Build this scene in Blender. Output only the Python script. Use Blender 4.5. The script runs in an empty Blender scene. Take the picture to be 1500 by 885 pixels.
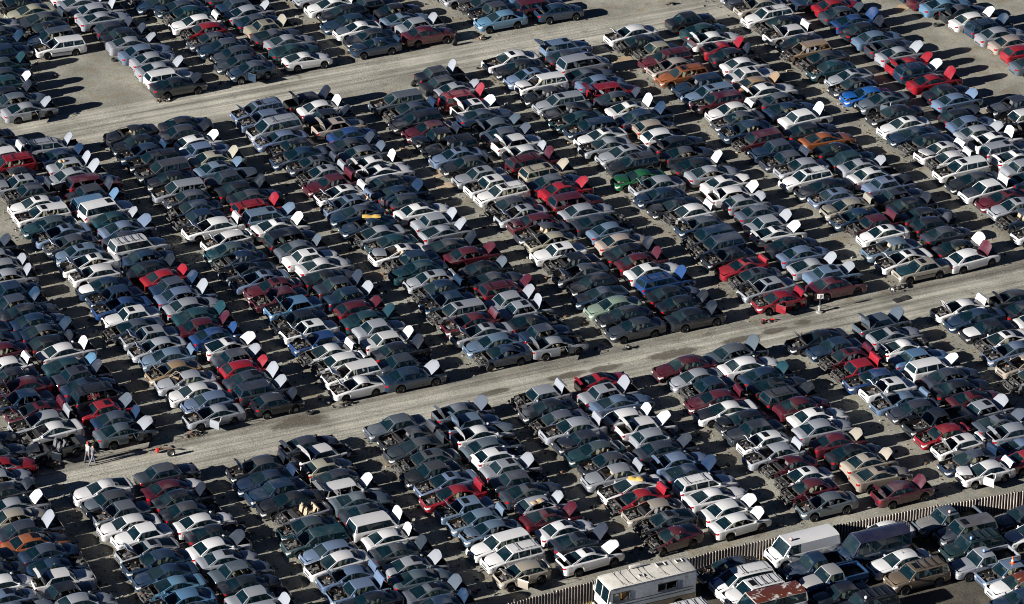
import bpy, math, random
import numpy as np
from mathutils import Vector, Matrix
R = math.radians
sc = bpy.context.scene
COL = sc.collection
rnd = random.Random(7)

# ---------------------------------------------------------------- mesh helper
class MB:
    def __init__(s): s.v = []; s.f = []; s.m = []
    def add(s, vs, fs, m=0):
        o = len(s.v); s.v += [tuple(p) for p in vs]
        for f in fs: s.f.append(tuple(o + i for i in f)); s.m.append(m)
    def poly(s, pts, m=0): s.add(pts, [tuple(range(len(pts)))], m)
    def box(s, c, d, m=0, M=None):
        x, y, z = d[0] / 2, d[1] / 2, d[2] / 2
        vs = [Vector((a * x, b * y, e * z)) for a in (-1, 1) for b in (-1, 1) for e in (-1, 1)]
        if M is not None: vs = [M @ q for q in vs]
        vs = [q + Vector(c) for q in vs]
        s.add(vs, [(0, 1, 3, 2), (4, 6, 7, 5), (0, 4, 5, 1), (2, 3, 7, 6), (0, 2, 6, 4), (1, 5, 7, 3)], m)
    def tube(s, pts, r, n=6, m=0, caps=True):
        pts = [Vector(p) for p in pts]; rs = r if isinstance(r, (list, tuple)) else [r] * len(pts)
        vs = []; fs = []
        for i, p in enumerate(pts):
            d = (pts[min(i + 1, len(pts) - 1)] - pts[max(i - 1, 0)]).normalized()
            a = d.orthogonal().normalized(); b = d.cross(a)
            for k in range(n):
                t = 2 * math.pi * k / n; vs.append(p + (a * math.cos(t) + b * math.sin(t)) * rs[i])
        for i in range(len(pts) - 1):
            for k in range(n): fs.append((i * n + k, i * n + (k + 1) % n, (i + 1) * n + (k + 1) % n, (i + 1) * n + k))
        if caps:
            fs.append(tuple(reversed(range(n)))); fs.append(tuple((len(pts) - 1) * n + k for k in range(n)))
        s.add(vs, fs, m)
    def lathe(s, prof, c, axis='Y', n=14, m=0):
        # prof: (radius, along-axis) pairs
        vs = []; fs = []
        for r, a in prof:
            for k in range(n):
                t = 2 * math.pi * k / n; u, w = r * math.cos(t), r * math.sin(t)
                p = {'Y': (u, a, w), 'Z': (u, w, a), 'X': (a, u, w)}[axis]
                vs.append((p[0] + c[0], p[1] + c[1], p[2] + c[2]))
        for i in range(len(prof) - 1):
            for k in range(n): fs.append((i * n + k, i * n + (k + 1) % n, (i + 1) * n + (k + 1) % n, (i + 1) * n + k))
        s.add(vs, fs, m)
    def grid(s, rows, m=0):
        n = len(rows[0]); vs = [p for r in rows for p in r]; fs = []
        for i in range(len(rows) - 1):
            for k in range(n - 1): fs.append((i * n + k, i * n + k + 1, (i + 1) * n + k + 1, (i + 1) * n + k))
        s.add(vs, fs, m)
    def mesh(s, name, mats, smooth=38):
        me = bpy.data.meshes.new(name); me.from_pydata(s.v, [], s.f)
        for x in mats: me.materials.append(MAT[x])
        me.polygons.foreach_set('material_index', s.m)
        if smooth:
            me.polygons.foreach_set('use_smooth', [True] * len(me.polygons)); me.set_sharp_from_angle(angle=R(smooth))
        me.update(); me['mats'] = list(mats); return me

def obj(name, me, parent=None, col=None, loc=None, M=None):
    o = bpy.data.objects.new(name, me); COL.objects.link(o)
    if parent is not None: o.parent = parent
    if M is not None: o.matrix_local = M
    elif loc is not None: o.location = loc
    if col is not None: o.color = (*col, 1)
    return o
def tag(o, label=None, cat=None, group=None, kind=None):
    if label: o['label'] = label
    if cat: o['category'] = cat
    if group: o['group'] = group
    if kind: o['kind'] = kind
    return o
def empty(name, loc, rz=0):
    o = bpy.data.objects.new(name, None); COL.objects.link(o); o.location = loc; o.rotation_euler = (0, 0, rz); o.empty_display_size = .2
    return o

# ---------------------------------------------------------------- materials
MAT = {}
def nm(name):
    m = bpy.data.materials.new(name); m.use_nodes = True; nt = m.node_tree
    return m, nt, nt.nodes, nt.links, nt.nodes['Principled BSDF']
def N(ns, t, **k):
    n = ns.new(t)
    for a, b in k.items(): setattr(n, a, b)
    return n
def mixc(nt, a, b, fac, mode='MIX'):
    n = nt.nodes.new('ShaderNodeMix'); n.data_type = 'RGBA'; n.blend_type = mode
    for s, v in ((n.inputs[0], fac), (n.inputs[6], a), (n.inputs[7], b)):
        if hasattr(v, 'is_output') or hasattr(v, 'links'): nt.links.new(v, s)
        else: s.default_value = v if isinstance(v, (int, float)) else (*v[:3], 1)
    return n.outputs[2]
def math_(nt, op, a, b=0, c=0):
    n = nt.nodes.new('ShaderNodeMath'); n.operation = op
    for s, v in zip(n.inputs, (a, b, c)):
        if hasattr(v, 'links'): nt.links.new(v, s)
        else: s.default_value = v
    return n.outputs[0]
def ramp(nt, v, stops):
    n = nt.nodes.new('ShaderNodeValToRGB'); nt.links.new(v, n.inputs[0]); cr = n.color_ramp
    while len(cr.elements) < len(stops): cr.elements.new(.5)
    for e, (p, c) in zip(cr.elements, stops): e.position = p; e.color = (c, c, c, 1) if isinstance(c, (int, float)) else (*c, 1)
    return n.outputs[0]
def noise(nt, vec, scale, detail=3, rough=.55, dist=0):
    n = nt.nodes.new('ShaderNodeTexNoise'); n.inputs['Scale'].default_value = scale; n.inputs['Detail'].default_value = detail
    n.inputs['Roughness'].default_value = rough; n.inputs['Distortion'].default_value = dist
    if vec is not None: nt.links.new(vec, n.inputs['Vector'])
    return n.outputs['Fac']
def simple(name, col, rough=.6, metal=0, emis=None, var=0, vs=6, spec=None):
    m, nt, ns, lk, b = nm(name)
    b.inputs['Base Color'].default_value = (*col, 1); b.inputs['Roughness'].default_value = rough; b.inputs['Metallic'].default_value = metal
    if spec is not None: b.inputs['Specular IOR Level'].default_value = spec
    if emis: b.inputs['Emission Color'].default_value = (*emis, 1); b.inputs['Emission Strength'].default_value = 1
    if var:
        tc = ns.new('ShaderNodeTexCoord'); f = noise(nt, tc.outputs['Object'], vs, 4)
        r = ramp(nt, f, [(.3, 1 - var), (.7, 1 + var)])
        lk.new(mixc(nt, col, r, 1.0, 'MULTIPLY'), b.inputs['Base Color'])
    MAT[name] = m; return m

def paint(name, attr=None, const=None, rust=0, dusty=1.0):
    m, nt, ns, lk, b = nm(name)
    if const: base = N(ns, 'ShaderNodeRGB').outputs[0]; base.default_value = (*const, 1); rv = .3
    elif attr: base = N(ns, 'ShaderNodeAttribute', attribute_name=attr).outputs['Color']
    else: base = N(ns, 'ShaderNodeObjectInfo').outputs['Color']
    geo = ns.new('ShaderNodeNewGeometry'); pos = geo.outputs['Position']
    sep = ns.new('ShaderNodeSeparateXYZ'); lk.new(geo.outputs['Normal'], sep.inputs[0])
    up = ramp(nt, sep.outputs[2], [(.2, 0.0), (.9, 1.0)])
    f1 = noise(nt, pos, .9, 5, .6); f2 = noise(nt, pos, 7, 4, .65)
    d = math_(nt, 'MULTIPLY', ramp(nt, f1, [(.36, .0), (.78, .22 * dusty)]), math_(nt, 'MULTIPLY_ADD', up, .75, .25))
    d = math_(nt, 'MULTIPLY', d, ramp(nt, f2, [(.25, .45), (.75, 1.0)]))
    c = mixc(nt, base, (.17, .16, .145), d)
    # sun-faded, chalky patches of clearcoat
    f3 = noise(nt, pos, .45, 3, .5)
    fade = math_(nt, 'MULTIPLY', ramp(nt, f3, [(.56, 0.0), (.72, .2)]), up)
    c = mixc(nt, c, (.34, .35, .38), fade)
    # scuffs
    f4 = noise(nt, pos, 3.2, 6, .75, .6)
    sc_ = ramp(nt, f4, [(.68, 0.0), (.74, .5)])
    c = mixc(nt, c, (.07, .06, .05), math_(nt, 'MULTIPLY', sc_, .6))
    if rust:
        fr = noise(nt, pos, 1.1, 6, .7, .4); rr = ramp(nt, fr, [(.5 - rust * .1, 0.0), (.56 - rust * .1, 1.0)])
        c = mixc(nt, c, (.13, .035, .018), math_(nt, 'MULTIPLY', rr, up))
    lk.new(c, b.inputs['Base Color'])
    lk.new(math_(nt, 'MULTIPLY_ADD', math_(nt, 'ADD', d, fade), .9, .2), b.inputs['Roughness'])
    b.inputs['Coat Weight'].default_value = 1.0; b.inputs['Coat Roughness'].default_value = .08
    b.inputs['Specular IOR Level'].default_value = .6
    MAT[name] = m; return m

paint('paint'); paint('paint_mass', attr='paint_color')
paint('rusty_white', const=(.72, .7, .66), rust=1)

def glassmat():
    m, nt, ns, lk, b = nm('car_glass')
    geo = ns.new('ShaderNodeNewGeometry'); f = noise(nt, geo.outputs['Position'], .33, 2, .5)
    b.inputs['Base Color'].default_value = (.012, .03, .036, 1)
    lk.new(mixc(nt, (.005, .022, .034), (.07, .11, .125), ramp(nt, f, [(.45, 0.0), (.8, .6)])), b.inputs['Base Color'])
    lk.new(ramp(nt, f, [(.4, .02), (.85, .25)]), b.inputs['Roughness'])
    b.inputs['Specular IOR Level'].default_value = .9
    tr = ns.new('ShaderNodeBsdfTransparent'); tr.inputs[0].default_value = (.5, .62, .64, 1)
    mx = ns.new('ShaderNodeMixShader'); mx.inputs[0].default_value = .5
    lk.new(tr.outputs[0], mx.inputs[1]); lk.new(b.outputs[0], mx.inputs[2]); lk.new(mx.outputs[0], ns['Material Output'].inputs[0])
    MAT['glass'] = m
glassmat()
simple('rubber', (.018, .018, .018), .85, var=.4)
simple('steel_rim', (.09, .09, .095), .5, .6, var=.4, vs=9)
simple('alloy_rim', (.3, .3, .3), .4, .7)
simple('black_plastic', (.022, .022, .024), .6, var=.4)
simple('underbody', (.03, .028, .026), .9)
simple('bare_metal', (.2, .2, .2), .5, .6, var=.5)
simple('cast_alloy', (.22, .21, .2), .6, .3, var=.5)
simple('rusty_metal', (.16, .08, .045), .85, .1, var=.5)
simple('hose', (.03, .03, .03), .5)
simple('cloth_beige', (.36, .29, .2), .9, var=.25)
simple('cloth_grey', (.11, .11, .12), .9, var=.25)
simple('dash', (.05, .05, .055), .8)
simple('red_lens', (.28, .006, .01), .15, spec=.8)
simple('clear_lens', (.62, .62, .6), .12, .2, spec=.8)
simple('amber_lens', (.6, .16, .02), .2)
simple('chrome', (.6, .6, .6), .2, .9)
simple('primer', (.07, .07, .07), .8, var=.5)
PARTM = ['paint', 'glass', 'rubber', 'steel_rim', 'alloy_rim', 'black_plastic', 'underbody', 'bare_metal', 'cast_alloy', 'rusty_metal',
         'hose', 'cloth_beige', 'cloth_grey', 'dash', 'red_lens', 'clear_lens', 'amber_lens', 'chrome', 'primer']

# ---------------------------------------------------------------- vehicle shapes (local +X is the nose, origin on the ground)
def spec(**k):
    d = dict(L=4.62, W=1.74, H=1.43, zn=.75, zc=.93, zd=.96, zt=.93, xc=1.0, xf=.25, xr=-.98, xd=-1.64, xwf=1.40, xwr=-1.24, r=.31,
             wr=.69, wb=.88, he=.80, cp=.32, crown=.085, round=.20, kind='sedan', sill=.22, doors=(.75, -.12, -.95), bp=(-.14,)); d.update(k); return d
SPEC = {
 's0': spec(),
 's1': spec(L=4.55, W=1.70, H=1.41, zn=.78, zc=.90, zd=.93, zt=.91, xc=.88, xf=.32, xr=-.92, xd=-1.42, wr=.74, wb=.91, he=.86, crown=.045, round=.07, cp=.26),
 's2': spec(L=4.88, W=1.82, H=1.45, zn=.77, zc=.94, xc=1.02, xf=.28, xr=-1.05, xd=-1.72, xwf=1.5, xwr=-1.3, r=.33),
 's3': spec(L=4.42, W=1.69, H=1.40, zn=.72, zc=.91, xc=1.05, xf=.30, xr=-.85, xd=-1.58, xwf=1.34, xwr=-1.2, round=.2, cp=.30),
 'h0': spec(L=4.45, W=1.73, H=1.34, zn=.70, zc=.89, zd=.95, zt=.94, xc=.88, xf=.10, xr=-.72, xd=-1.86, xwf=1.36, xwr=-1.2, cp=.7, bp=(-.35,), kind='coupe', round=.2),
 's4': spec(L=4.48, W=1.68, H=1.40, zn=.80, zc=.91, zd=.95, zt=.94, xc=.80, xf=.36, xr=-.98, xd=-1.36, wr=.76, wb=.92, he=.88, crown=.04, round=.05, cp=.2, xwf=1.32, xwr=-1.2),
 's5': spec(L=4.78, W=1.79, H=1.41, zn=.70, zc=.92, zd=.99, zt=1.0, xc=1.08, xf=.12, xr=-.82, xd=-1.74, xwf=1.46, xwr=-1.3, round=.24, wr=.64, crown=.10),
 'h1': spec(L=4.0, W=1.67, H=1.38, zn=.72, zc=.91, zd=.94, zt=.92, xc=.86, xf=.26, xr=-1.2, xd=-1.74, wr=.71, wb=.9, cp=.3, bp=(-.3,), kind='coupe', xwf=1.22, xwr=-1.18, round=.14),
 'w0': spec(L=4.65, W=1.73, H=1.45, zn=.72, zc=.93, zd=.98, zt=.96, xc=.92, xf=.25, xr=-1.98, xd=-2.22, cp=.16, bp=(-.14, -1.1), kind='wagon', wr=.73, wb=.9, crown=.05, round=.1),
 'v0': spec(L=4.75, W=1.86, H=1.72, zn=.80, zc=1.06, zd=1.08, zt=1.0, xc=1.48, xf=.72, xr=-2.0, xd=-2.26, cp=.18, bp=(.05, -1.05), kind='minivan', wr=.76, wb=.93, xwf=1.52, xwr=-1.4, sill=.25, crown=.06),
 'u0': spec(L=4.6, W=1.80, H=1.70, zn=.94, zc=1.10, zd=1.12, zt=1.0, xc=1.02, xf=.52, xr=-2.02, xd=-2.2, cp=.16, bp=(-.1, -1.08), kind='suv', wr=.80, wb=.93, xwf=1.40, xwr=-1.32, r=.37, sill=.36, crown=.045, round=.07, he=.84),
 'p0': spec(L=5.15, W=1.84, H=1.68, zn=.95, zc=1.08, zd=1.08, zt=1.05, xc=.92, xf=.45, xr=-.52, xd=-.66, cp=.14, bp=(), kind='pickup', wr=.80, wb=.93, xwf=1.62, xwr=-1.55, r=.37, sill=.36, crown=.04, round=.07, he=.84),
 'V0': spec(L=5.35, W=1.98, H=2.02, zn=1.0, zc=1.22, zd=1.25, zt=1.2, xc=1.95, xf=1.42, xr=-2.52, xd=-2.62, cp=.1, bp=(), kind='van', wr=.86, wb=.95, xwf=1.85, xwr=-1.55, r=.37, sill=.34, crown=.07, round=.1),
}
def ztop(s, x):
    if x >= s['xc']:
        t = (x - s['xc']) / (s['L'] / 2 - s['xc']); return s['zc'] + (s['zn'] - s['zc']) * (t ** 1.7)
    if x >= s['xd']:
        t = (s['xc'] - x) / (s['xc'] - s['xd']); return s['zc'] + (s['zd'] - s['zc']) * t
    t = (s['xd'] - x) / max(.01, (s['L'] / 2 + s['xd'])); return s['zd'] + (s['zt'] - s['zd']) * t * t
def hw(s, x):
    t = abs(x) / (s['L'] / 2); w = s['W'] / 2 * (1 - .05 * t * t); e = s['L'] / 2 - abs(x); rd = s['round']
    if e < .3: q = 1 - max(0, e) / .3; w -= rd * (1 - math.sqrt(max(0, 1 - q * q)))
    return w
def hinge_f(s): return Vector((s['xc'] + .10, 0, s['zc'] + .0))
def hinge_r(s): return Vector((s['xd'] - .04, 0, s['zd'] + .0))

def body_ring(s, x, side):
    W = hw(s, x); zt = ztop(s, x); L2 = s['L'] / 2
    zs = zt - .055; zb = s['sill']
    for xw in (s['xwf'], s['xwr']):
        ra = s['r'] + .07; dx = abs(x - xw)
        if dx < ra: zb = max(zb, s['r'] + math.sqrt(ra * ra - dx * dx))
    e = L2 - abs(x)
    if e < .3:
        q = 1 - max(0, e) / .3; zs -= .07 * q ** 3; zt -= .10 * q ** 3
        zb = max(zb, s['sill'] + .06 * q)
    cab = s['xd'] + .02 < x < s['xc'] + .1
    he = W * (s['wb'] if cab else s['he'])
    zb = min(zb, zs - .1)
    return [Vector((x, side * W * .95, zb)), Vector((x, side * W * 1.0, zb + (zs - zb) * .4)), Vector((x, side * W * .995, zb + (zs - zb) * .72)),
            Vector((x, side * W * .975, zs - .01)), Vector((x, side * (W * .975 * .45 + he * .55), zs + .03)), Vector((x, side * he, zt))]
def stations(s, x0=None, x1=None):
    L2 = s['L'] / 2; xs = [-L2, -L2 + .03, -L2 + .1, -L2 + .2, -L2 + .34, s['xd'], s['xd'] + .03, s['xc'] + .09, s['xc'] + .12, L2 - .34, L2 - .2, L2 - .1, L2 - .03, L2, .1, -.35, *s['doors']]
    for xw in (s['xwf'], s['xwr']):
        ra = s['r'] + .07
        xs += [xw + ra * math.cos(R(a)) for a in (1, 22, 45, 68, 90, 112, 135, 158, 179)] + [xw - ra - .02, xw + ra + .02]
    xs = sorted(x for x in xs if -L2 <= x <= L2); o = [xs[0]]
    for x in xs[1:]:
        if x - o[-1] > .012: o.append(x)
    if x1 is not None: o = [x for x in o if x < x1] + [x1]
    return o
def crown_pts(s, x, he, z, n=5, c=.035):
    return [Vector((x, he * (2 * k / (n - 1) - 1), z + c * (1 - (2 * k / (n - 1) - 1) ** 2))) for k in range(n)]

def mk_body(s, stripped=False, doorcut=0):
    b = MB(); L2 = s['L'] / 2; x1 = s['xwf'] + .12 if stripped else None
    xs = stations(s, x1=x1)
    dr = s['doors']
    for side in (-1, 1):
        rings = [body_ring(s, x, side) for x in xs]
        for i in range(len(rings) - 1):
            a, c = rings[i], rings[i + 1]; xm = (xs[i] + xs[i + 1]) / 2
            for j in range(5):
                if doorcut == side and dr[1] < xm < dr[0] and j < 4: continue
                q = [a[j], c[j], c[j + 1], a[j + 1]]
                if side > 0: q.reverse()
                b.poly(q, 0)
    # ends
    rl, rr = body_ring(s, xs[0], -1), body_ring(s, xs[0], 1)
    b.poly(rl[::1] + rr[::-1], 0)
    if not stripped:
        fl, fr = body_ring(s, xs[-1], -1), body_ring(s, xs[-1], 1)
        b.poly(fl[::-1] + fr, 0)
        # strip ahead of the bonnet
        xa = [x for x in xs if x >= L2 - .13]
        b.grid([crown_pts(s, x, body_ring(s, x, 1)[5].y, body_ring(s, x, 1)[5].z, c=.02) for x in xa], 0)
        b.box((L2 - .02, 0, s['zn'] - .17), (.06, s['W'] * .42, .10), 5)       # grille opening
        b.box((L2 - .03, 0, s['sill'] + .14), (.07, s['W'] * .6, .09), 5)
    else:
        # bare frame rails, radiator support and hanging pieces
        x0 = xs[-1]; w = s['W'] / 2
        for sd in (-1, 1):
            b.tube([(x0 - .4, sd * w * .55, .42), (L2 - .15, sd * w * .55, .42)], .05, 5, 7)
            b.tube([(x0 - .1, sd * w * .86, .8), (L2 - .22, sd * w * .74, .66)], .03, 4, 18)
            b.tube([(L2 - .2, sd * w * .66, .3), (L2 - .2, sd * w * .66, s['zn'] - .02)], .03, 4, 18)
        b.tube([(L2 - .2, -w * .74, s['zn'] - .04), (L2 - .2, w * .74, s['zn'] - .04)], .035, 4, 18)
        b.tube([(L2 - .08, -w * .72, .36), (L2 - .02, 0, .38), (L2 - .08, w * .72, .36)], .055, 5, 7)
        b.box((L2 - .26, 0, .5), (.05, w * 1.1, .36), 6)
        q = random.Random(int(s['L'] * 100))
        for _ in range(16): b.box((q.uniform(x0, L2 - .05), q.uniform(-w, w) * .85, q.uniform(.3, s['zn'] - .05)), (q.uniform(.08, .4), q.uniform(.04, .2), q.uniform(.03, .12)), q.choice((5, 5, 6, 7, 9, 18, 10)), Matrix.Rotation(q.uniform(-1.5, 1.5), 3, 'Z') @ Matrix.Rotation(q.uniform(-.7, .7), 3, 'Y'))
        for sd in (-1, 1): b.poly([(x0, sd * w * .97, .45), (x0 + q.uniform(.2, .5), sd * w * .93, .5), (x0 + q.uniform(.1, .5), sd * w * .9, .8), (x0, sd * w * .94, .82)], 0)
    # tail strip behind the lid
    xa = [x for x in xs if x <= -L2 + .11]
    b.grid([crown_pts(s, x, body_ring(s, x, 1)[5].y, body_ring(s, x, 1)[5].z, c=.02) for x in xa], 0)
    b.box((-L2 + .02, 0, s['sill'] + .14), (.07, s['W'] * .5, .09), 5)
    # inside: engine bay, boot, floor, wheel wells
    def tub(xa_, xb_, w, zf, zt):
        b.poly([(xa_, -w, zf), (xb_, -w, zf), (xb_, w, zf), (xa_, w, zf)], 6)
        for sd in (-1, 1): b.poly([(xa_, sd * w, zf), (xb_, sd * w, zf), (xb_, sd * w, zt), (xa_, sd * w, zt)], 6)
        b.poly([(xa_, -w, zf), (xa_, w, zf), (xa_, w, zt), (xa_, -w, zt)], 6); b.poly([(xb_, -w, zf), (xb_, w, zf), (xb_, w, min(zt, ztop(s, xb_) - .04)), (xb_, -w, min(zt, ztop(s, xb_) - .04))], 6)
    he = s['W'] / 2 * s['he'] * .93
    xe = x1 if stripped else L2 - .14
    tub(s['xc'] + .02, xe, he, .38, s['zc'] - .06)
    b.poly([(s['xd'], -s['W'] / 2 * .86, .34), (s['xc'], -s['W'] / 2 * .86, .34), (s['xc'], s['W'] / 2 * .86, .34), (s['xd'], s['W'] / 2 * .86, .34)], 6)
    b.box((0, 0, .27), (s['L'] * .78, s['W'] * .62, .1), 6)
    if s['xd'] - (-L2) > .3: tub(-L2 + .12, s['xd'] - .02, he, .45, s['zt'] - .06)
    b.poly([(s['xc'] + .1, -s['W'] / 2 * .8, s['zc']), (s['xc'] - .28, -s['W'] / 2 * .8, s['zc'] - .02), (s['xc'] - .28, s['W'] / 2 * .8, s['zc'] - .02), (s['xc'] + .1, s['W'] / 2 * .8, s['zc'])], 13)  # cowl + dash top
    # rub strip
    if s['round'] < .12:
        for sd in (-1, 1): b.box((.05, sd * (s['W'] / 2 + .002), .56), (s['xwf'] - s['xwr'] - .8, .02, .05), 5)
    return b.mesh('body', PARTM)

def mk_hood(s, under=True):
    b = MB(); L2 = s['L'] / 2; x0 = s['xc'] + .10; x1 = L2 - .12; rows = []; rows2 = []
    for i in range(6):
        x = x0 + (x1 - x0) * i / 5; W = hw(s, x); he = (W * s['he'] - .01) * (1 - .10 * (i / 5) ** 2) - (.09 * (i == 5)); z = body_ring(s, x, 1)[5].z + .006
        rows.append([Vector((p.x - .13 * abs(2 * k / 6 - 1) ** 2 * (i == 5) - .05 * abs(2 * k / 6 - 1) ** 2 * (i == 4), p.y, p.z)) for k, p in enumerate(crown_pts(s, x, he, z, 7, .06))])
        rows2.append([p - Vector((0, 0, .035)) for p in rows[-1]])
    b.grid(rows, 0); b.grid([r[::-1] for r in rows2], 18 if False else 0)
    n = 7
    for r1, r2 in ((rows[0], rows2[0]), (rows[-1], rows2[-1]), ([r[0] for r in rows], [r[0] for r in rows2]), ([r[-1] for r in rows], [r[-1] for r in rows2])): b.grid([r1, r2], 0)
    # inner bracing
    for yy in (-.35, .0, .35): b.box(((x0 + x1) / 2, yy, (s['zc'] + s['zn']) / 2 + (-.03 if yy else .0)), ((x1 - x0) * .8, .05, .03), 6, Matrix.Rotation(math.atan2(s['zc'] - s['zn'], x1 - x0), 3, 'Y'))
    h = hinge_f(s); b.v = [tuple(Vector(p) - h) for p in b.v]
    return b.mesh('hood', PARTM)
def mk_trunk(s):
    b = MB(); L2 = s['L'] / 2; x0 = s['xd'] - .04; x1 = -L2 + .1; rows = []
    for i in range(5):
        x = x0 + (x1 - x0) * i / 4; W = hw(s, x); he = W * s['he'] - .01; z = body_ring(s, x, 1)[5].z + .006; rows.append(crown_pts(s, x, he, z, 7, .04))
    rows.append([p + Vector((-.07, 0, -.06)) for p in rows[-1]]); rows.append([p + Vector((-.015, 0, -.2)) for p in rows[-1]])
    b.grid([r[::-1] for r in rows], 0); b.grid([[p - Vector((-.02, 0, .03)) for p in r] for r in rows], 0)
    h = hinge_r(s); b.v = [tuple(Vector(p) - h) for p in b.v]
    return b.mesh('trunk_lid', PARTM)

def gh(s):
    zr = s['H'] - s['crown']; wr = s['W'] / 2 * s['wr']; wb = s['W'] / 2 * s['wb'] * .985
    return zr, wr, wb
def side_pt(s, x, z, sd, off=0):
    zr, wr, wb = gh(s); zb = (s['zc'] + s['zd']) / 2; t = (z - zb) / (zr - zb)
    return Vector((x, sd * (wb + (wr - wb) * t + off), z))
def arch(s): return .065 if s['round'] > .12 else .025 if s['kind'] != 'van' else .0
def roof_row(s, x, n=9):
    zr, wr, wb = gh(s); return [Vector((x, wr * u, zr + s['crown'] * (1 - abs(u) ** 2.3))) for u in [2 * k / (n - 1) - 1 for k in range(n)]]
def scr_pt(s, f, u, t):
    zr, wr, wb = gh(s); xb, xt, zb = (s['xc'] + .03, s['xf'], s['zc'] + .005) if f else (s['xd'] - .02, s['xr'], s['zd'] + .005)
    bw = .10 if f else -.07; bt = .06 if f else -.04
    lo = Vector((xb + bw * (1 - u * u), wb * u, zb)); hi = Vector((xt + bt * (1 - u * u), wr * u, zr - arch(s) + s['crown'] * (1 - abs(u) ** 2.3)))
    q = lo.lerp(hi, t); q.z += .02 * math.sin(math.pi * t); return q
def mk_roof(s, van=False, hatch_open=False):
    b = MB(); zr, wr, wb = gh(s); rows = []
    for i in range(7):
        t = i / 6; x = s['xf'] + (s['xr'] - s['xf']) * t; r = roof_row(s, x); bow = .06 * (1 - t) - .04 * t
        dz = -arch(s) * (2 * t - 1) ** 2
        rows.append([Vector((p.x + bow * (1 - (2 * k / 8 - 1) ** 2), p.y, p.z + dz)) for k, p in enumerate(r)])
    b.grid(rows, 0)
    ar = arch(s); rz = lambda x, o=0: zr - o - ar * (2 * (s['xf'] - x) / (s['xf'] - s['xr']) - 1) ** 2
    A = (s['xf'], zr - ar); Rr = (s['xr'], zr - ar); C = (s['xc'] - .02, s['zc'] - .01); D = (s['xd'], s['zd'] - .01)
    g1 = (s['xc'] - .2, s['zc'] + .005); g2 = (s['xf'] - .04, rz(s['xf'] - .04, .03)); g3 = (s['xr'] + .06, rz(s['xr'] + .06, .03)); g4 = (s['xd'] + s['cp'], s['zd'] + .01)
    for sd in (-1, 1):
        def P(*q):
            pts = [side_pt(s, x, z, sd) for x, z in q]; b.poly(pts if sd < 0 else pts[::-1], 0)
        P(C, A, g2, g1); P(Rr, D, g4, g3); P(D, C, g1, g4)
        for i in range(6):
            xa, xb = s['xf'] + (s['xr'] - s['xf']) * i / 6, s['xf'] + (s['xr'] - s['xf']) * (i + 1) / 6; ya, yb = g2[0] + (g3[0] - g2[0]) * i / 6, g2[0] + (g3[0] - g2[0]) * (i + 1) / 6
            P((xa, rz(xa)), (xb, rz(xb)), (yb, rz(yb, .03)), (ya, rz(ya, .03)))
        for xb in s['bp']:
            w = .045; pts = [side_pt(s, x, z, sd, .006) for x, z in ((xb - w, s['zd']), (xb + w, s['zd']), (xb + w * .6, rz(xb, .025)), (xb - w * .6, rz(xb, .025)))]
            b.poly(pts, 5 if s['kind'] != 'wagon' else 0)
        if van == 'cargo':
            pts = [side_pt(s, x, z, sd, .006) for x, z in ((.62, s['zc'] + .0), (s['xd'] + .05, s['zd'] + .0), (s['xr'] + .04, zr - .02), (.62, zr - .02))]; b.poly(pts, 0)
    for f in ((True,) if hatch_open else (True, False)):   # pillars and headers framing front and rear screens
        for u0, u1 in ((-1, -.91), (.91, 1)):
            rws = [[scr_pt(s, f, u, t / 4) for u in (u0, u1)] for t in range(5)]; b.grid(rws if f else [r[::-1] for r in rws], 0)
        us = [-.91 + 1.82 * k / 8 for k in range(9)]
        rws = [[scr_pt(s, f, u, t) for u in us] for t in (.92, 1)]; b.grid(rws if f else [r[::-1] for r in rws], 0)
        rws = [[scr_pt(s, f, u, t) for u in us] for t in (0, .03)]; b.grid(rws if f else [r[::-1] for r in rws], 5)
    return b.mesh('roof', PARTM, 50)
def mk_glass(s, which):
    b = MB(); zr, wr, wb = gh(s); rows = []
    if which in ('windshield', 'rear_window'):
        f = which == 'windshield'
        rows = [[scr_pt(s, f, -.91 + 1.82 * k / 8, .03 + .89 * i / 3) for k in range(9)] for i in range(4)]
        b.grid(rows if f else [r[::-1] for r in rows], 1)
        if f:
            for y0 in (-.1, .45): b.tube([(s['xc'] + .09, y0, s['zc'] + .025), (s['xc'] + .01, y0 - .4, s['zc'] + .055)], .012, 3, 5)
        return b.mesh(which, PARTM)
    sd = which
    pts = [side_pt(s, x, z, sd, -.012) for x, z in ((s['xc'] - .21, s['zc']), (s['xd'] + s['cp'] - .01, s['zd']), *[(x_, zr - .025 - arch(s) * (2 * (s['xf'] - x_) / (s['xf'] - s['xr']) - 1) ** 2) for x_ in [s['xr'] + .05 + (s['xf'] - .03 - s['xr'] - .05) * k_ / 6 for k_ in range(7)]])]
    b.poly(pts if sd > 0 else pts[::-1], 1)
    return b.mesh('side_window', PARTM)
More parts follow.
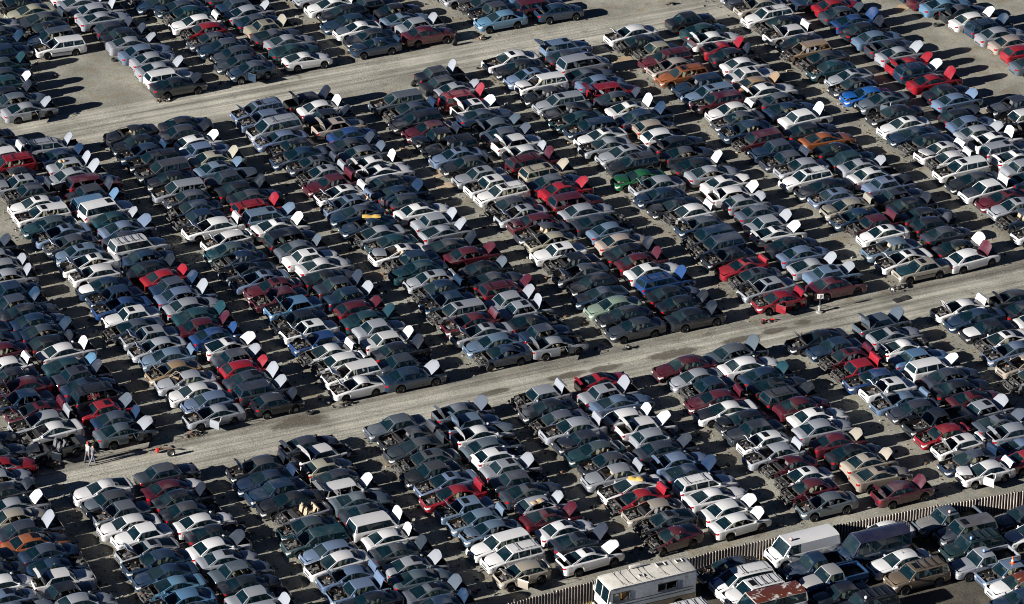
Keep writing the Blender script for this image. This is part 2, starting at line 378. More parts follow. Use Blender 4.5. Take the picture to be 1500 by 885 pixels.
def mk_seats(s, mat):
    b = MB(); W = s['W']; zf = .36; k = s['zd'] / 1.0
    def seat(x, y, w):
        b.box((x, y, zf + .18), (.5, w, .2), mat); b.box((x - .28, y, zf + .5), (.14, w * .95, .56), mat, Matrix.Rotation(R(-14), 3, 'Y')); b.box((x - .36, y, zf + .86), (.09, .24, .16), mat)
    seat(s['xf'] - .1 + .05, -.38, .5); seat(s['xf'] - .1 + .05, .38, .5)
    b.box((s['xf'] - .05, 0, zf + .05), (.45, .5, .08), mat); b.box((s['xc'] - .25, 0, zf + .02), (s['xc'] - s['xf'] + .1, .3, .1), 13); b.box((s['xc'] - .22, 0, (zf + s['zc'] - .1) / 2), (.2, .3, s['zc'] - zf - .1), 13)
    xr_ = max(s['xr'] + .55, s['xf'] - 1.05) if s['kind'] != 'pickup' else None
    if xr_ is not None:
        b.box(((xr_ + s['xf']) / 2 - .1, 0, zf + .03), (s['xf'] - xr_ + .2, .3, .1), 13)
        b.box((xr_, 0, zf + .18), (.5, W * .7, .2), mat); b.box((xr_ - .3, 0, zf + .48), (.14, W * .7, .5), mat, Matrix.Rotation(R(-16), 3, 'Y'))
    if s['kind'] in ('sedan', 'coupe'): b.box((s['xd'] + .22, 0, s['zd'] - .1), (.5, W * .72, .03), 13)
    b.box((s['xc'] - .2, 0, s['zc'] - .2), (.36, W * .76, .3), 13)
    b.lathe([(.17, 0), (.19, .012), (.17, .024)], (s['xc'] - .48, .38, s['zc'] - .12), 'X', 10, 5)
    return b.mesh('seats', PARTM)
def mk_engine(s, seed):
    b = MB(); q = random.Random(seed); x0 = s['xc'] + .14; x1 = s['L'] / 2 - .2; w = s['W'] / 2 * .68; zt = s['zn'] - .0
    cx = (x0 + x1) / 2
    b.box((cx, q.uniform(-.1, .1), .58), ((x1 - x0) * .55, w * .9, .24), 8, Matrix.Rotation(q.uniform(-.15, .15), 3, 'Z'))
    b.box((cx, q.uniform(-.1, .1), .74), ((x1 - x0) * .42, w * .55, .1), q.choice((5, 7, 8)), Matrix.Rotation(q.uniform(-.2, .2), 3, 'Z'))
    for _ in range(22):
        b.box((q.uniform(x0, x1), q.uniform(-w, w), q.uniform(.48, zt)), (q.uniform(.05, .22), q.uniform(.05, .24), q.uniform(.04, .14)), q.choice((5, 5, 7, 8, 8, 9, 6, 10, 7)), Matrix.Rotation(q.uniform(-1, 1), 3, 'Z') @ Matrix.Rotation(q.uniform(-.4, .4), 3, 'X'))
    for _ in range(7):
        p = Vector((q.uniform(x0, x1), q.uniform(-w, w), q.uniform(.6, zt))); pts = [p]
        for _i in range(3): p = p + Vector((q.uniform(-.22, .22), q.uniform(-.22, .22), q.uniform(-.07, .07))); p.x = min(max(p.x, x0), x1 + .05); pts.append(p)
        b.tube(pts, q.uniform(.015, .035), 5, q.choice((10, 10, 7, 8, 9)))
    for sd in (-1, 1): b.lathe([(.0, .74), (.06, .74), (.075, .7), (.075, .5)], (x0 + .2, sd * w * .95, 0), 'Z', 8, q.choice((6, 7, 9)))
    b.box((x1 - .08, q.choice((-1, 1)) * w * .7, .66), (.2, .26, .18), 5)
    return b.mesh('engine', PARTM)
def mk_wheel(s, alloy, rim=True):
    b = MB(); r = s['r']; w = .19
    b.lathe([(r * .6, -w / 2), (r * .93, -w / 2), (r, -w / 2 + .03), (r, w / 2 - .03), (r * .93, w / 2), (r * .6, w / 2)], (0, 0, 0), 'Y', 16, 2)
    if rim: rim_into(b, r, w, alloy)
    return b.mesh('wheel', PARTM)
def rim_into(b, r, w, alloy):
    m = 4 if alloy else 3
    for sd in (-1, 1):
        b.lathe([(0, sd * w * .28), (r * .2, sd * w * .30), (r * .45, sd * w * .18), (r * .60, sd * w * .34), (r * .64, sd * w * .47)], (0, 0, 0), 'Y', 16, m)
        for k in range(5):
            t = 2 * math.pi * k / 5; b.box((r * .42 * math.cos(t), sd * w * .24, r * .42 * math.sin(t)), (r * .3, .02, r * .12), m if alloy else 6, Matrix.Rotation(-t, 3, 'Y'))
def mk_rim(s, alloy):
    b = MB(); rim_into(b, s['r'], .19, alloy); return b.mesh('rim', PARTM)
def mk_light(s, front, sd):
    b = MB(); L2 = s['L'] / 2; sg = 1 if front else -1
    xs = [sg * (L2 - d) for d in ((.0, .03, .10, .20, .28) if front else (.0, .03, .08, .14))]; zt = lambda x: body_ring(s, x, sd)[3].z
    rows = []
    for x in xs:
        r = body_ring(s, x, sd); hi = r[3] + Vector((0, sd * .008, -.0)); lo = Vector((x, r[2].y + sd * .008, r[3].z - (.13 if front else .15)))
        if x == xs[0]:
            rows.append([lo + Vector((sg * .01, -sd * (.22 if front else .14), 0)), hi + Vector((sg * .01, -sd * (.22 if front else .14), 0))])
        rows.append([lo + Vector((sg * .01, 0, 0)), hi + Vector((sg * .01, 0, 0))])
    b.grid(rows, 15 if front else 14)
    return b.mesh('headlight' if front else 'taillight', PARTM)
def mk_mirror(s, sd):
    b = MB(); p = side_pt(s, s['xc'] - .22, s['zc'] + .08, sd, .1); b.box(p, (.09, .2, .13), 0, Matrix.Rotation(sd * .2, 3, 'Z')); b.box(p + Vector((0, -sd * .1, -.04)), (.05, .1, .04), 5)
    return b.mesh('mirror', PARTM)
def mk_sunroof(s):
    b = MB(); x0 = s['xf'] - .14; x1 = x0 - .45; rows = []
    for x in (x0, (x0 + x1) / 2, x1): rows.append([Vector((x, y, s['H'] - .0 - .0 + .006 - s['crown'] * (abs(y) / (s['W'] / 2 * s['wr'])) ** 2.6)) for y in (-.38, -.19, 0, .19, .38)])
    b.grid(rows, 1); return b.mesh('sunroof', ['paint', 'sunroof_glass'] + PARTM[2:])
def mk_tailgate(s):
    """hatch: rear glass and lower panel, origin on its hinge at the roof's rear edge"""
    b = MB(); zr, wr, wb = gh(s); L2 = s['L'] / 2
    top = [Vector((s['xr'] - .02, wr * u, zr - arch(s))) for u in (-1, -.33, .33, 1)]; mid = [Vector((s['xd'] - .04, wb * u * .97, s['zd'])) for u in (-1, -.33, .33, 1)]; lo = [Vector((-L2 - .02, wb * u * .95, .62)) for u in (-1, -.33, .33, 1)]
    b.grid([mid, top], 1); b.grid([lo, mid], 0); b.grid([[p + Vector((.05, 0, 0)) for p in lo], [p + Vector((.05, 0, 0)) for p in mid]], 5)
    for sd in (0, 3): b.tube([mid[sd], top[sd]], .04, 4, 0)
    b.tube([top[0], top[3]], .035, 4, 0)
    h = Vector((s['xr'], 0, zr + .02)); b.v = [tuple(Vector(p) - h) for p in b.v]; return b.mesh('tailgate', PARTM)
def mk_door(s, sd):
    b = MB(); d0, d1 = s['doors'][0], s['doors'][1]; zr, wr, wb = gh(s); rows = []
    for x in (d0, (d0 + d1) / 2, d1): r = body_ring(s, x, sd); r[0].z = s['sill'] + .02; rows.append(r[:5])
    b.grid(rows, 0); b.grid([[p - Vector((0, sd * .07, 0)) for p in r] for r in rows], 12)
    b.tube([side_pt(s, d0 - .1, s['zc'], sd), side_pt(s, s['xf'] - .02, zr - .05, sd), side_pt(s, d1, zr - .04, sd), side_pt(s, d1, s['zc'], sd)], .025, 4, 0)
    h = Vector((d0, sd * s['W'] / 2, 0)); b.v = [tuple(Vector(p) - h) for p in b.v]; return b.mesh('door', PARTM)
def mk_rack(s):
    b = MB(); z = s['H'] + .06; x0, x1 = s['xf'] - .3, s['xr'] + .15; w = s['W'] / 2 * s['wr'] * .82
    for sd in (-1, 1): b.tube([(x0, sd * w, z - .05), (x0 - .1, sd * w, z), (x1 + .1, sd * w, z), (x1, sd * w, z - .05)], .02, 4, 5)
    n = 2 if s['kind'] != 'suv' else 4
    for i in range(n): x = x0 - .25 + (x1 - x0 + .4) * (i / max(1, n - 1)); b.box((x, 0, z), (.05, w * 2, .02), 5)
    return b.mesh('roof_rack', PARTM)
simple('sunroof_glass', (.008, .009, .011), .12, spec=.6)
CACHE = {}
def get(key, fn):
    if key not in CACHE: CACHE[key] = fn()
    return CACHE[key]

def vehicle_parts(ty, fl, col, rr, near=True, rims=False, hoodcol=None, roofcol=None, doorside=0):
    """-> [(part name, mesh, matrix, colour, sub-parts)]"""
    s = SPEC[ty]; I = Matrix.Identity(4); T = Matrix.Translation; P = []
    hatch = s['kind'] in ('wagon', 'minivan', 'suv', 'van')
    stripped = 'x' in fl and rr.random() < .5 and s['kind'] not in ('van', 'pickup')
    if 'd' in fl: stripped = False
    dc = doorside if 'd' in fl else 0
    P.append(('body', get((ty, 'body', stripped, dc), lambda: mk_body(s, stripped, dc)), I, col, []))
    hc = hoodcol or col
    H = hinge_f(s)
    if 'o' in fl:
        a = R(rr.triangular(36, 74, 56)); P.append(('hood', get((ty, 'hood'), lambda: mk_hood(s)), T(H) @ Matrix.Rotation(R(rr.gauss(0, 4)), 4, 'X') @ Matrix.Rotation(-a, 4, 'Y') @ Matrix.Diagonal((rr.uniform(.84, 1.0), rr.uniform(.88, 1.0), rr.uniform(.6, 1.5), 1)), hc, []))
    elif 'x' not in fl:
        P.append(('hood', get((ty, 'hood'), lambda: mk_hood(s)), T(H) @ Matrix.Rotation(-R(rr.choice((0, 0, 0, 2))), 4, 'Y'), hc, []))
    elif rr.random() < .35 and not stripped:   # loose bonnet lying askew
        P.append(('hood', get((ty, 'hood'), lambda: mk_hood(s)), T(H + Vector((rr.uniform(-.1, .25), rr.uniform(-.25, .25), .06))) @ Matrix.Rotation(rr.uniform(-.3, .3), 4, 'Z') @ Matrix.Rotation(-R(rr.uniform(4, 14)), 4, 'Y'), hc, []))
    if 'o' in fl or 'x' in fl:
        e = rr.randrange(4); P.append(('engine', get((ty, 'eng', e), lambda: mk_engine(s, e)), I, col, []))
    open_t = 't' in fl
    if hatch:
        if s['kind'] != 'van' and open_t: P.append(('tailgate', get((ty, 'tg'), lambda: mk_tailgate(s)), T((s['xr'], 0, s['H'] - s['crown'] + .02)) @ Matrix.Rotation(-R(rr.uniform(80, 100)) * -1, 4, 'Y'), col, []))
        else: P.append(('rear_window', get((ty, 'rw'), lambda: mk_glass(s, 'rear_window')), I, col, []))
    elif s['kind'] == 'pickup':
        P.append(('rear_window', get((ty, 'rw'), lambda: mk_glass(s, 'rear_window')), I, col, []))
    else:
        Hr = hinge_r(s); a = R(rr.uniform(62, 88)) if open_t else 0
        P.append(('trunk_lid', get((ty, 'tr'), lambda: mk_trunk(s)), T(Hr) @ Matrix.Rotation(a, 4, 'Y'), col, []))
        if 'q' not in fl: P.append(('rear_window', get((ty, 'rw'), lambda: mk_glass(s, 'rear_window')), I, col, []))
    if 'q' not in fl:
        van = 'cargo' if 'c' in fl else False
        sub = []
        if 'r' in fl and s['kind'] != 'van': sub.append(('sunroof', get((ty, 'sr'), lambda: mk_sunroof(s)), I, col, []))
        rc = roofcol or col
        P.append(('roof', get((ty, 'roof', van, hatch and open_t), lambda: mk_roof(s, van, hatch and open_t and s['kind'] != 'van')), I, rc, sub))
        if rr.random() < .89: P.append(('windshield', get((ty, 'ws'), lambda: mk_glass(s, 'windshield')), I, col, []))
        for sd in (-1, 1):
            if rr.random() < .78: P.append(('side_window', get((ty, 'sw', sd), lambda: mk_glass(s, sd)), I, col, []))
    sm = rr.choice((11, 12, 12)); P.append(('seats', get((ty, 'seats', sm), lambda: mk_seats(s, sm)), I, col, []))
    if 'k' in fl or (hatch and s['kind'] != 'van' and rr.random() < .35): P.append(('roof_rack', get((ty, 'rack'), lambda: mk_rack(s)), I, col, []))
    alloy = rr.random() < .14
    for xw in (s['xwf'], s['xwr']):
        for sd in (-1, 1):
            if rr.random() < .08 and xw > 0 and 'x' in fl: continue
            M = T((xw, sd * (s['W'] / 2 - .13), s['r'])) @ Matrix.Rotation(rr.uniform(0, 6), 4, 'Y')
            if rims: P.append(('wheel', get((ty, 'tyre'), lambda: mk_wheel(s, alloy, False)), M, col, [('rim', get((ty, 'rim', alloy), lambda: mk_rim(s, alloy)), I, col, [])]))
            else: P.append(('wheel', get((ty, 'wheel', alloy), lambda: mk_wheel(s, alloy)), M, col, []))
    for sd in (-1, 1):
        if not stripped and (rr.random() < .85): P.append(('headlight', get((ty, 'hl', sd), lambda: mk_light(s, True, sd)), I, col, []))
        if rr.random() < .85: P.append(('taillight', get((ty, 'tl', sd), lambda: mk_light(s, False, sd)), I, col, []))
        if near and rr.random() < .7 and 'q' not in fl and not (dc == sd): P.append(('mirror', get((ty, 'mi', sd), lambda: mk_mirror(s, sd)), I, col, []))
    if dc:
        P.append(('door', get((ty, 'door', dc), lambda: mk_door(s, dc)), T((s['doors'][0], dc * s['W'] / 2, 0)) @ Matrix.Rotation(dc * -R(-58) * -1, 4, 'Z'), col, []))
    if s['kind'] == 'pickup': P.append(('cargo_bed', get((ty, 'bed'), lambda: mk_bed(s)), I, col, []))
    return P
def mk_bed(s):
    b = MB(); L2 = s['L'] / 2; w = s['W'] / 2; x0, x1 = s['xd'] - .08, -L2 + .04; zf = .78; zt = s['zd'] + .10
    b.poly([(x0, -w * .8, zf), (x1, -w * .8, zf), (x1, w * .8, zf), (x0, w * .8, zf)], 5)
    for sd in (-1, 1):
        b.box(((x0 + x1) / 2, sd * w * .9, (zt + zf) / 2 + .04), (x0 - x1, w * .17, zt - zf - .02), 0)
    for x in (x0, x1): b.box((x, 0, (zt + zf) / 2 + .035), (.06, w * 1.7, zt - zf - .03), 0)
    return b.mesh('cargo_bed', PARTM)

def place(kindname, P, loc, rz, label, cat, group=None, tilt=(0, 0)):
    root = empty(kindname, loc, rz); root.rotation_euler = (tilt[0], tilt[1], rz); tag(root, label, cat, group)
    for n, me, M, c, subs in P:
        o = obj(n, me, root, c, M=M)
        for n2, me2, M2, c2, _ in subs: obj(n2, me2, o, c2, M=M2)
    return root
DATA = [
 (1, [(-52.23, -30.11, 3, 0, 2, 0), (-52.23, -28.13, 2, 0, 8, 0), (-51.74, -26.27, 0, 0, 4, 0), (-51.74, -24.29, 4, 0, 0, 0), (-51.58, -22.31, 4, 0, 8, 0), (-51.41, -20.33, 1, 0, 2, 0)]),
 (1, [(-47.71, -30.90, 1, 0, 0, 0), (-48.05, -29.04, 5, 0, 0, 0), (-47.82, -27.18, 0, 0, 4, 0), (-47.62, -25.32, 6, 0, 2, 0), (-47.60, -23.44, 6, 0, 0, 0), (-47.84, -21.58, 15, 0, 8, 6), (-47.77, -19.68, 4, 0, 1, 2), (-47.78, -17.82, 16, 0, 0, 0), (-47.28, -15.96, 1, 0, 1, 1), (-47.23, -13.98, 5, 0, 1, 0), (-47.17, -12.00, 1, 0, 0, 0), (-47.12, -10.02, 1, 0, 0, 0)]),
 (1, [(-46.18, -10.11, 13, 0, 0, 0), (-46.18, -8.13, 3, 0, 0, 0), (-46.18, -6.15, 5, 0, 8, 0), (-46.18, -4.17, 1, 0, 2, 0)]),
 (-1, [(-41.05, -9.00, 5, 0, 50, 0), (-40.80, -6.86, 0, 0, 2, 0), (-40.79, -5.00, 1, 0, 5, 0), (-40.68, -3.14, 14, 0, 13, 0), (-40.95, -1.20, 6, 0, 1, 0), (-40.48, 0.66, 14, 0, 1, 0), (-40.70, 2.52, 5, 0, 0, 0), (-40.60, 4.38, 0, 0, 4, 0), (-40.21, 6.54, 14, 0, 0, 0), (-40.10, 8.52, 6, 0, 0, 0), (-39.99, 10.50, 6, 0, 8, 0), (-39.89, 12.48, 3, 0, 2, 0)]),
 (-1, [(-40.61, -35.27, 4, 0, 8, 0), (-40.56, -33.29, 8, 0, 1, 0), (-40.50, -31.34, 8, 0, 2, 0), (-40.33, -29.48, 6, 0, 0, 0), (-40.27, -27.49, 6, 0, 2, 0), (-40.27, -25.61, 1, 0, 9, 0), (-40.03, -23.75, 0, 0, 0, 0), (-40.12, -21.89, 0, 0, 0, 0), (-40.10, -20.03, 3, 0, 1, 0), (-40.43, -18.17, 5, 0, 0, 0), (-40.14, -16.31, 0, 1, 0, 0)]),
 (1, [(-36.27, -8.89, 3, 0, 17, 0), (-36.13, -7.03, 6, 0, 1, 0), (-36.17, -5.17, 13, 0, 9, 0), (-36.17, -3.11, 5, 3, 2, 0), (-36.32, -1.25, 6, 0, 8, 0), (-36.29, 0.61, 4, 0, 9, 0), (-36.48, 2.47, 10, 0, 1, 9), (-36.08, 4.70, 0, 0, 1, 0), (-36.32, 6.56, 5, 0, 1, 0), (-36.28, 8.46, 6, 0, 1, 0), (-36.34, 10.32, 6, 0, 0, 0), (-36.27, 12.18, 5, 0, 0, 0), (-36.58, 14.04, 6, 0, 1, 0), (-36.12, 16.30, 6, 0, 0, 0), (-35.80, 18.41, 1, 0, 1, 0), (-35.45, 20.27, 1, 0, 1, 0), (-35.39, 22.25, 1, 0, 2, 0), (-35.33, 24.23, 4, 0, 1, 0), (-35.28, 26.21, 4, 0, 0, 0)]),
 (1, [(-36.19, -37.04, 1, 0, 1, 0), (-36.14, -35.06, 1, 0, 2, 0), (-36.14, -33.07, 5, 0, 0, 0), (-35.97, -31.21, 3, 0, 0, 0), (-36.20, -29.35, 1, 0, 8, 0), (-36.19, -27.49, 0, 0, 1, 0), (-35.64, -25.63, 5, 0, 2, 0), (-35.85, -23.77, 0, 0, 0, 0), (-36.12, -21.91, 5, 0, 2, 0), (-35.93, -20.05, 5, 0, 1, 0), (-36.15, -18.19, 14, 0, 0, 0), (-35.68, -16.10, 4, 0, 0, 0)]),
 (-1, [(-28.70, -40.96, 4, 0, 0, 0), (-28.69, -38.98, 5, 0, 0, 0), (-28.90, -37.06, 2, 0, 6, 0), (-28.71, -34.97, 2, 0, 5, 0), (-28.75, -33.11, 0, 0, 2, 0), (-28.68, -31.25, 2, 0, 0, 0), (-28.56, -29.34, 10, 2, 1, 0), (-28.53, -27.37, 10, 0, 2, 0), (-28.29, -25.51, 1, 0, 34, 0), (-28.49, -23.65, 5, 0, 0, 0), (-28.70, -21.79, 6, 0, 0, 0), (-28.84, -19.93, 6, 0, 4, 0), (-28.60, -18.07, 5, 0, 5, 0)]),
 (-1, [(-28.52, -8.92, 1, 0, 17, 0), (-28.32, -7.06, 2, 0, 0, 0), (-28.70, -5.20, 0, 0, 0, 0), (-28.54, -3.34, 1, 0, 0, 0), (-28.84, -1.48, 17, 0, 17, 0), (-28.47, 0.81, 2, 0, 4, 0), (-28.58, 2.67, 1, 0, 1, 0), (-28.51, 4.56, 1, 0, 9, 0), (-29.18, 6.42, 6, 0, 2, 0), (-28.64, 8.33, 0, 0, 8, 0), (-28.85, 10.19, 7, 0, 1, 0), (-28.66, 12.05, 6, 0, 1, 0), (-28.77, 13.91, 6, 0, 0, 0), (-28.82, 16.20, 0, 0, 1, 0), (-28.36, 18.37, 0, 0, 9, 0), (-28.67, 20.37, 2, 0, 8, 0), (-28.54, 22.32, 4, 0, 1, 0), (-28.75, 24.26, 2, 0, 9, 0), (-29.05, 26.12, 10, 0, 0, 0), (-28.59, 28.27, 0, 2, 10, 0), (-28.69, 30.13, 0, 0, 8, 0), (-28.61, 32.26, 4, 0, 6, 0), (-28.62, 34.19, 1, 0, 10, 0), (-28.72, 36.05, 5, 0, 0, 0), (-28.23, 38.08, 13, 2, 0, 0), (-28.29, 39.99, 0, 0, 4, 0), (-28.28, 41.97, 3, 0, 1, 0), (-28.27, 43.95, 5, 0, 0, 0), (-28.26, 45.93, 1, 0, 8, 0)]),
 (1, [(-24.62, -41.30, 6, 0, 1, 0), (-24.61, -39.32, 3, 0, 9, 0), (-24.79, -37.46, 3, 0, 0, 0), (-24.54, -35.60, 1, 0, 9, 0), (-24.42, -33.28, 4, 0, 1, 0), (-24.53, -31.38, 0, 0, 1, 0), (-24.82, -29.52, 0, 4, 1, 0), (-24.39, -27.57, 4, 0, 10, 0), (-24.33, -25.52, 3, 0, 0, 0), (-24.78, -23.66, 0, 2, 5, 0), (-24.21, -21.80, 4, 0, 2, 0), (-24.49, -19.94, 16, 0, 12, 0), (-24.06, -18.07, 0, 0, 6, 0), (-24.41, -16.21, 4, 0, 4, 0)]),
 (1, [(-24.33, -9.25, 5, 0, 5, 0), (-24.79, -7.14, 4, 2, 1, 2), (-24.36, -5.28, 4, 0, 9, 2), (-24.35, -3.42, 13, 0, 1, 0), (-24.04, -1.34, 4, 0, 1, 0), (-24.05, 0.62, 0, 0, 9, 0), (-24.43, 2.50, 7, 0, 1, 0), (-24.53, 4.35, 14, 0, 1, 0), (-24.26, 6.20, 10, 0, 1, 0), (-24.25, 8.06, 1, 0, 0, 0), (-24.26, 9.90, 2, 0, 1, 0), (-24.25, 11.75, 6, 0, 1, 0), (-24.33, 13.60, 13, 0, 1, 0), (-24.63, 15.44, 5, 0, 1, 0), (-24.42, 17.29, 6, 0, 0, 0), (-24.90, 19.13, 0, 4, 0, 0), (-24.68, 20.98, 4, 0, 2, 0), (-24.29, 22.83, 2, 0, 1, 0), (-24.38, 24.68, 10, 0, 1, 0), (-24.90, 26.53, 0, 4, 8, 0), (-24.78, 28.38, 8, 2, 1, 0), (-24.28, 30.23, 5, 0, 1, 0), (-24.00, 32.09, 14, 2, 0, 0), (-24.34, 33.95, 1, 0, 9, 0), (-24.24, 35.81, 1, 0, 1, 0), (-24.25, 38.07, 6, 0, 1, 0), (-24.75, 40.04, 1, 2, 5, 0)]),
 (1, [(-23.78, 47.96, 1, 0, 17, 0), (-24.02, 49.82, 3, 0, 0, 0), (-23.99, 51.68, 5, 0, 1, 0), (-23.54, 53.54, 10, 0, 1, 0), (-23.09, 55.40, 4, 0, 0, 0), (-22.43, 57.45, 10, 0, 1, 0), (-21.56, 59.93, 6, 0, 0, 0), (-21.20, 61.91, 6, 0, 1, 0), (-20.83, 63.89, 4, 0, 0, 0), (-20.47, 65.87, 1, 0, 8, 0)]),
 (-1, [(-16.92, -9.21, 0, 0, 1, 0), (-16.33, -7.20, 0, 2, 1, 0), (-16.91, -5.34, 0, 0, 6, 0), (-16.98, -3.46, 0, 0, 6, 0), (-16.84, -1.60, 7, 0, 1, 0), (-16.83, 0.63, 0, 0, 9, 0), (-16.89, 2.49, 5, 0, 1, 0), (-16.53, 4.64, 8, 0, 1, 0), (-16.94, 6.50, 14, 0, 1, 0), (-16.61, 8.36, 14, 0, 8, 0), (-17.07, 10.22, 2, 0, 9, 0), (-17.32, 12.08, 4, 0, 9, 0), (-17.33, 13.94, 6, 0, 2, 0), (-17.44, 15.80, 10, 0, 0, 0), (-16.83, 17.97, 0, 0, 5, 0), (-17.06, 20.33, 0, 0, 5, 0), (-17.53, 22.19, 6, 0, 2, 0), (-17.28, 24.19, 6, 0, 2, 0), (-17.04, 26.05, 4, 0, 2, 0), (-16.80, 27.91, 1, 2, 2, 0), (-17.07, 30.02, 5, 0, 0, 0), (-16.52, 32.07, 5, 2, 2, 0), (-16.58, 34.04, 5, 2, 2, 0), (-17.16, 35.90, 6, 0, 5, 0), (-16.91, 37.77, 5, 0, 0, 0), (-16.87, 39.82, 5, 0, 0, 0)]),
 (-1, [(-17.28, -39.57, 16, 0, 21, 0), (-16.59, -37.18, 0, 2, 0, 0), (-16.75, -35.25, 0, 2, 0, 0), (-16.99, -33.39, 2, 0, 2, 0), (-16.97, -31.50, 2, 0, 6, 0), (-17.14, -29.49, 2, 0, 9, 0), (-17.13, -27.45, 13, 0, 6, 0), (-16.88, -25.59, 2, 0, 10, 0), (-17.22, -23.73, 5, 0, 0, 0), (-16.75, -21.87, 4, 0, 10, 0), (-16.80, -20.01, 4, 0, 4, 0), (-16.60, -18.15, 5, 0, 6, 0), (-16.85, -16.29, 3, 0, 0, 0)]),
 (-1, [(-15.90, 59.38, 0, 2, 1, 0), (-15.96, 61.35, 6, 2, 0, 0), (-16.13, 63.38, 5, 0, 2, 0), (-15.75, 65.52, 4, 0, 4, 0), (-15.92, 67.59, 16, 0, 0, 0), (-16.41, 69.48, 5, 0, 2, 0), (-16.51, 71.46, 1, 0, 8, 0), (-16.61, 73.44, 0, 0, 2, 0)]),
 (1, [(-13.19, -9.51, 6, 0, 1, 0), (-12.94, -7.52, 4, 0, 2, 0), (-12.35, -5.53, 5, 0, 1, 0), (-12.40, -3.54, 0, 0, 1, 0), (-12.36, -1.50, 1, 0, 0, 0), (-12.30, 0.36, 10, 0, 1, 0), (-12.45, 2.26, 14, 0, 1, 0), (-12.21, 4.46, 6, 0, 1, 0), (-12.26, 6.41, 4, 0, 1, 0), (-12.40, 8.27, 5, 0, 0, 0), (-12.24, 10.13, 0, 0, 0, 0), (-12.48, 11.99, 0, 0, 8, 0), (-12.62, 13.85, 3, 0, 1, 0), (-13.00, 15.71, 5, 4, 0, 0), (-12.68, 18.32, 0, 0, 9, 0), (-12.94, 20.35, 2, 2, 9, 0), (-13.09, 22.30, 13, 2, 1, 0), (-12.41, 24.16, 5, 0, 0, 0), (-12.67, 26.09, 5, 0, 1, 0), (-12.87, 28.18, 4, 0, 2, 0), (-13.07, 30.26, 2, 0, 25, 0), (-12.71, 32.14, 16, 0, 9, 0), (-13.05, 34.00, 2, 0, 0, 0), (-12.79, 35.92, 0, 0, 9, 0), (-13.15, 37.78, 5, 0, 1, 0), (-12.66, 39.64, 5, 0, 0, 0)]),
 (1, [(-12.66, -39.55, 0, 0, 13, 0), (-12.37, -37.38, 4, 0, 9, 0), (-12.60, -35.37, 0, 0, 8, 0), (-12.74, -33.38, 14, 0, 9, 0), (-12.44, -31.39, 1, 0, 1, 0), (-12.58, -29.53, 4, 0, 8, 0), (-12.52, -27.53, 4, 0, 2, 0), (-12.46, -25.63, 1, 0, 9, 0), (-12.32, -23.77, 0, 0, 14, 0), (-12.27, -21.91, 3, 0, 2, 0), (-12.05, -20.05, 0, 0, 6, 0), (-12.00, -18.19, 2, 0, 4, 0), (-11.96, -16.14, 3, 0, 5, 0)]),
 (1, [(-10.22, 47.39, 5, 0, 3, 0), (-10.58, 49.37, 0, 2, 0, 0), (-10.28, 51.23, 1, 0, 1, 0), (-10.32, 53.09, 1, 0, 0, 0), (-10.35, 55.02, 2, 0, 0, 0), (-10.61, 57.06, 1, 0, 1, 0), (-10.53, 59.24, 5, 0, 1, 0), (-10.79, 61.10, 4, 0, 1, 0), (-11.16, 63.18, 1, 0, 0, 0), (-10.98, 65.30, 1, 0, 1, 0), (-11.56, 67.16, 1, 0, 1, 0), (-11.70, 69.14, 0, 0, 1, 0), (-11.83, 71.12, 3, 0, 0, 0)]),
 (-1, [(-5.33, -39.45, 14, 0, 2, 0), (-4.81, -37.25, 4, 0, 10, 0), (-4.91, -35.39, 16, 0, 2, 0), (-5.20, -33.53, 13, 0, 6, 0), (-4.85, -31.67, 0, 0, 2, 0), (-5.19, -29.57, 1, 0, 4, 0), (-4.81, -27.71, 5, 0, 2, 0), (-4.95, -25.85, 10, 0, 0, 0), (-5.05, -23.99, 4, 0, 2, 0), (-5.07, -22.13, 1, 0, 6, 0), (-5.27, -20.27, 3, 0, 2, 0), (-5.10, -18.41, 5, 0, 0, 0), (-4.92, -16.42, 1, 0, 6, 0)]),
 (-1, [(-4.74, -9.15, 6, 0, 2, 0), (-4.66, -7.21, 2, 0, 0, 0), (-4.77, -5.22, 1, 0, 9, 0), (-4.78, -3.36, 14, 0, 5, 0), (-4.70, -1.26, 1, 2, 10, 0), (-5.00, 0.60, 6, 0, 1, 0), (-4.92, 2.70, 6, 0, 6, 0), (-4.74, 4.56, 1, 0, 12, 0), (-4.95, 6.42, 10, 0, 2, 0), (-4.76, 8.28, 6, 0, 2, 0), (-4.98, 10.14, 0, 0, 10, 0), (-4.79, 12.00, 10, 0, 2, 0), (-5.36, 13.86, 1, 0, 2, 0), (-5.37, 15.72, 6, 0, 0, 0), (-5.39, 17.86, 6, 0, 0, 0), (-5.20, 20.00, 2, 0, 13, 0), (-4.91, 22.06, 0, 0, 13, 0), (-5.02, 23.92, 14, 0, 4, 0), (-5.14, 25.91, 1, 0, 14, 0), (-5.05, 27.89, 4, 0, 14, 0), (-5.49, 29.82, 6, 0, 2, 0), (-5.29, 31.89, 5, 0, 2, 0), (-5.41, 33.75, 2, 0, 1, 0), (-5.10, 35.61, 1, 3, 2, 0), (-5.28, 37.88, 2, 0, 1, 0), (-4.87, 39.82, 2, 2, 9, 0)]),
 (-1, [(-2.53, 47.73, 6, 0, 16, 0), (-2.81, 49.59, 4, 0, 0, 0), (-2.86, 51.45, 4, 0, 0, 0), (-3.03, 53.31, 6, 0, 0, 0), (-3.43, 55.21, 4, 0, 2, 0), (-3.21, 57.39, 13, 0, 2, 0), (-3.33, 59.25, 0, 0, 4, 0), (-3.45, 61.11, 10, 0, 2, 0), (-3.49, 62.97, 6, 0, 2, 0), (-4.51, 64.83, 6, 0, 0, 0), (-4.74, 66.81, 0, 0, 2, 0)]),
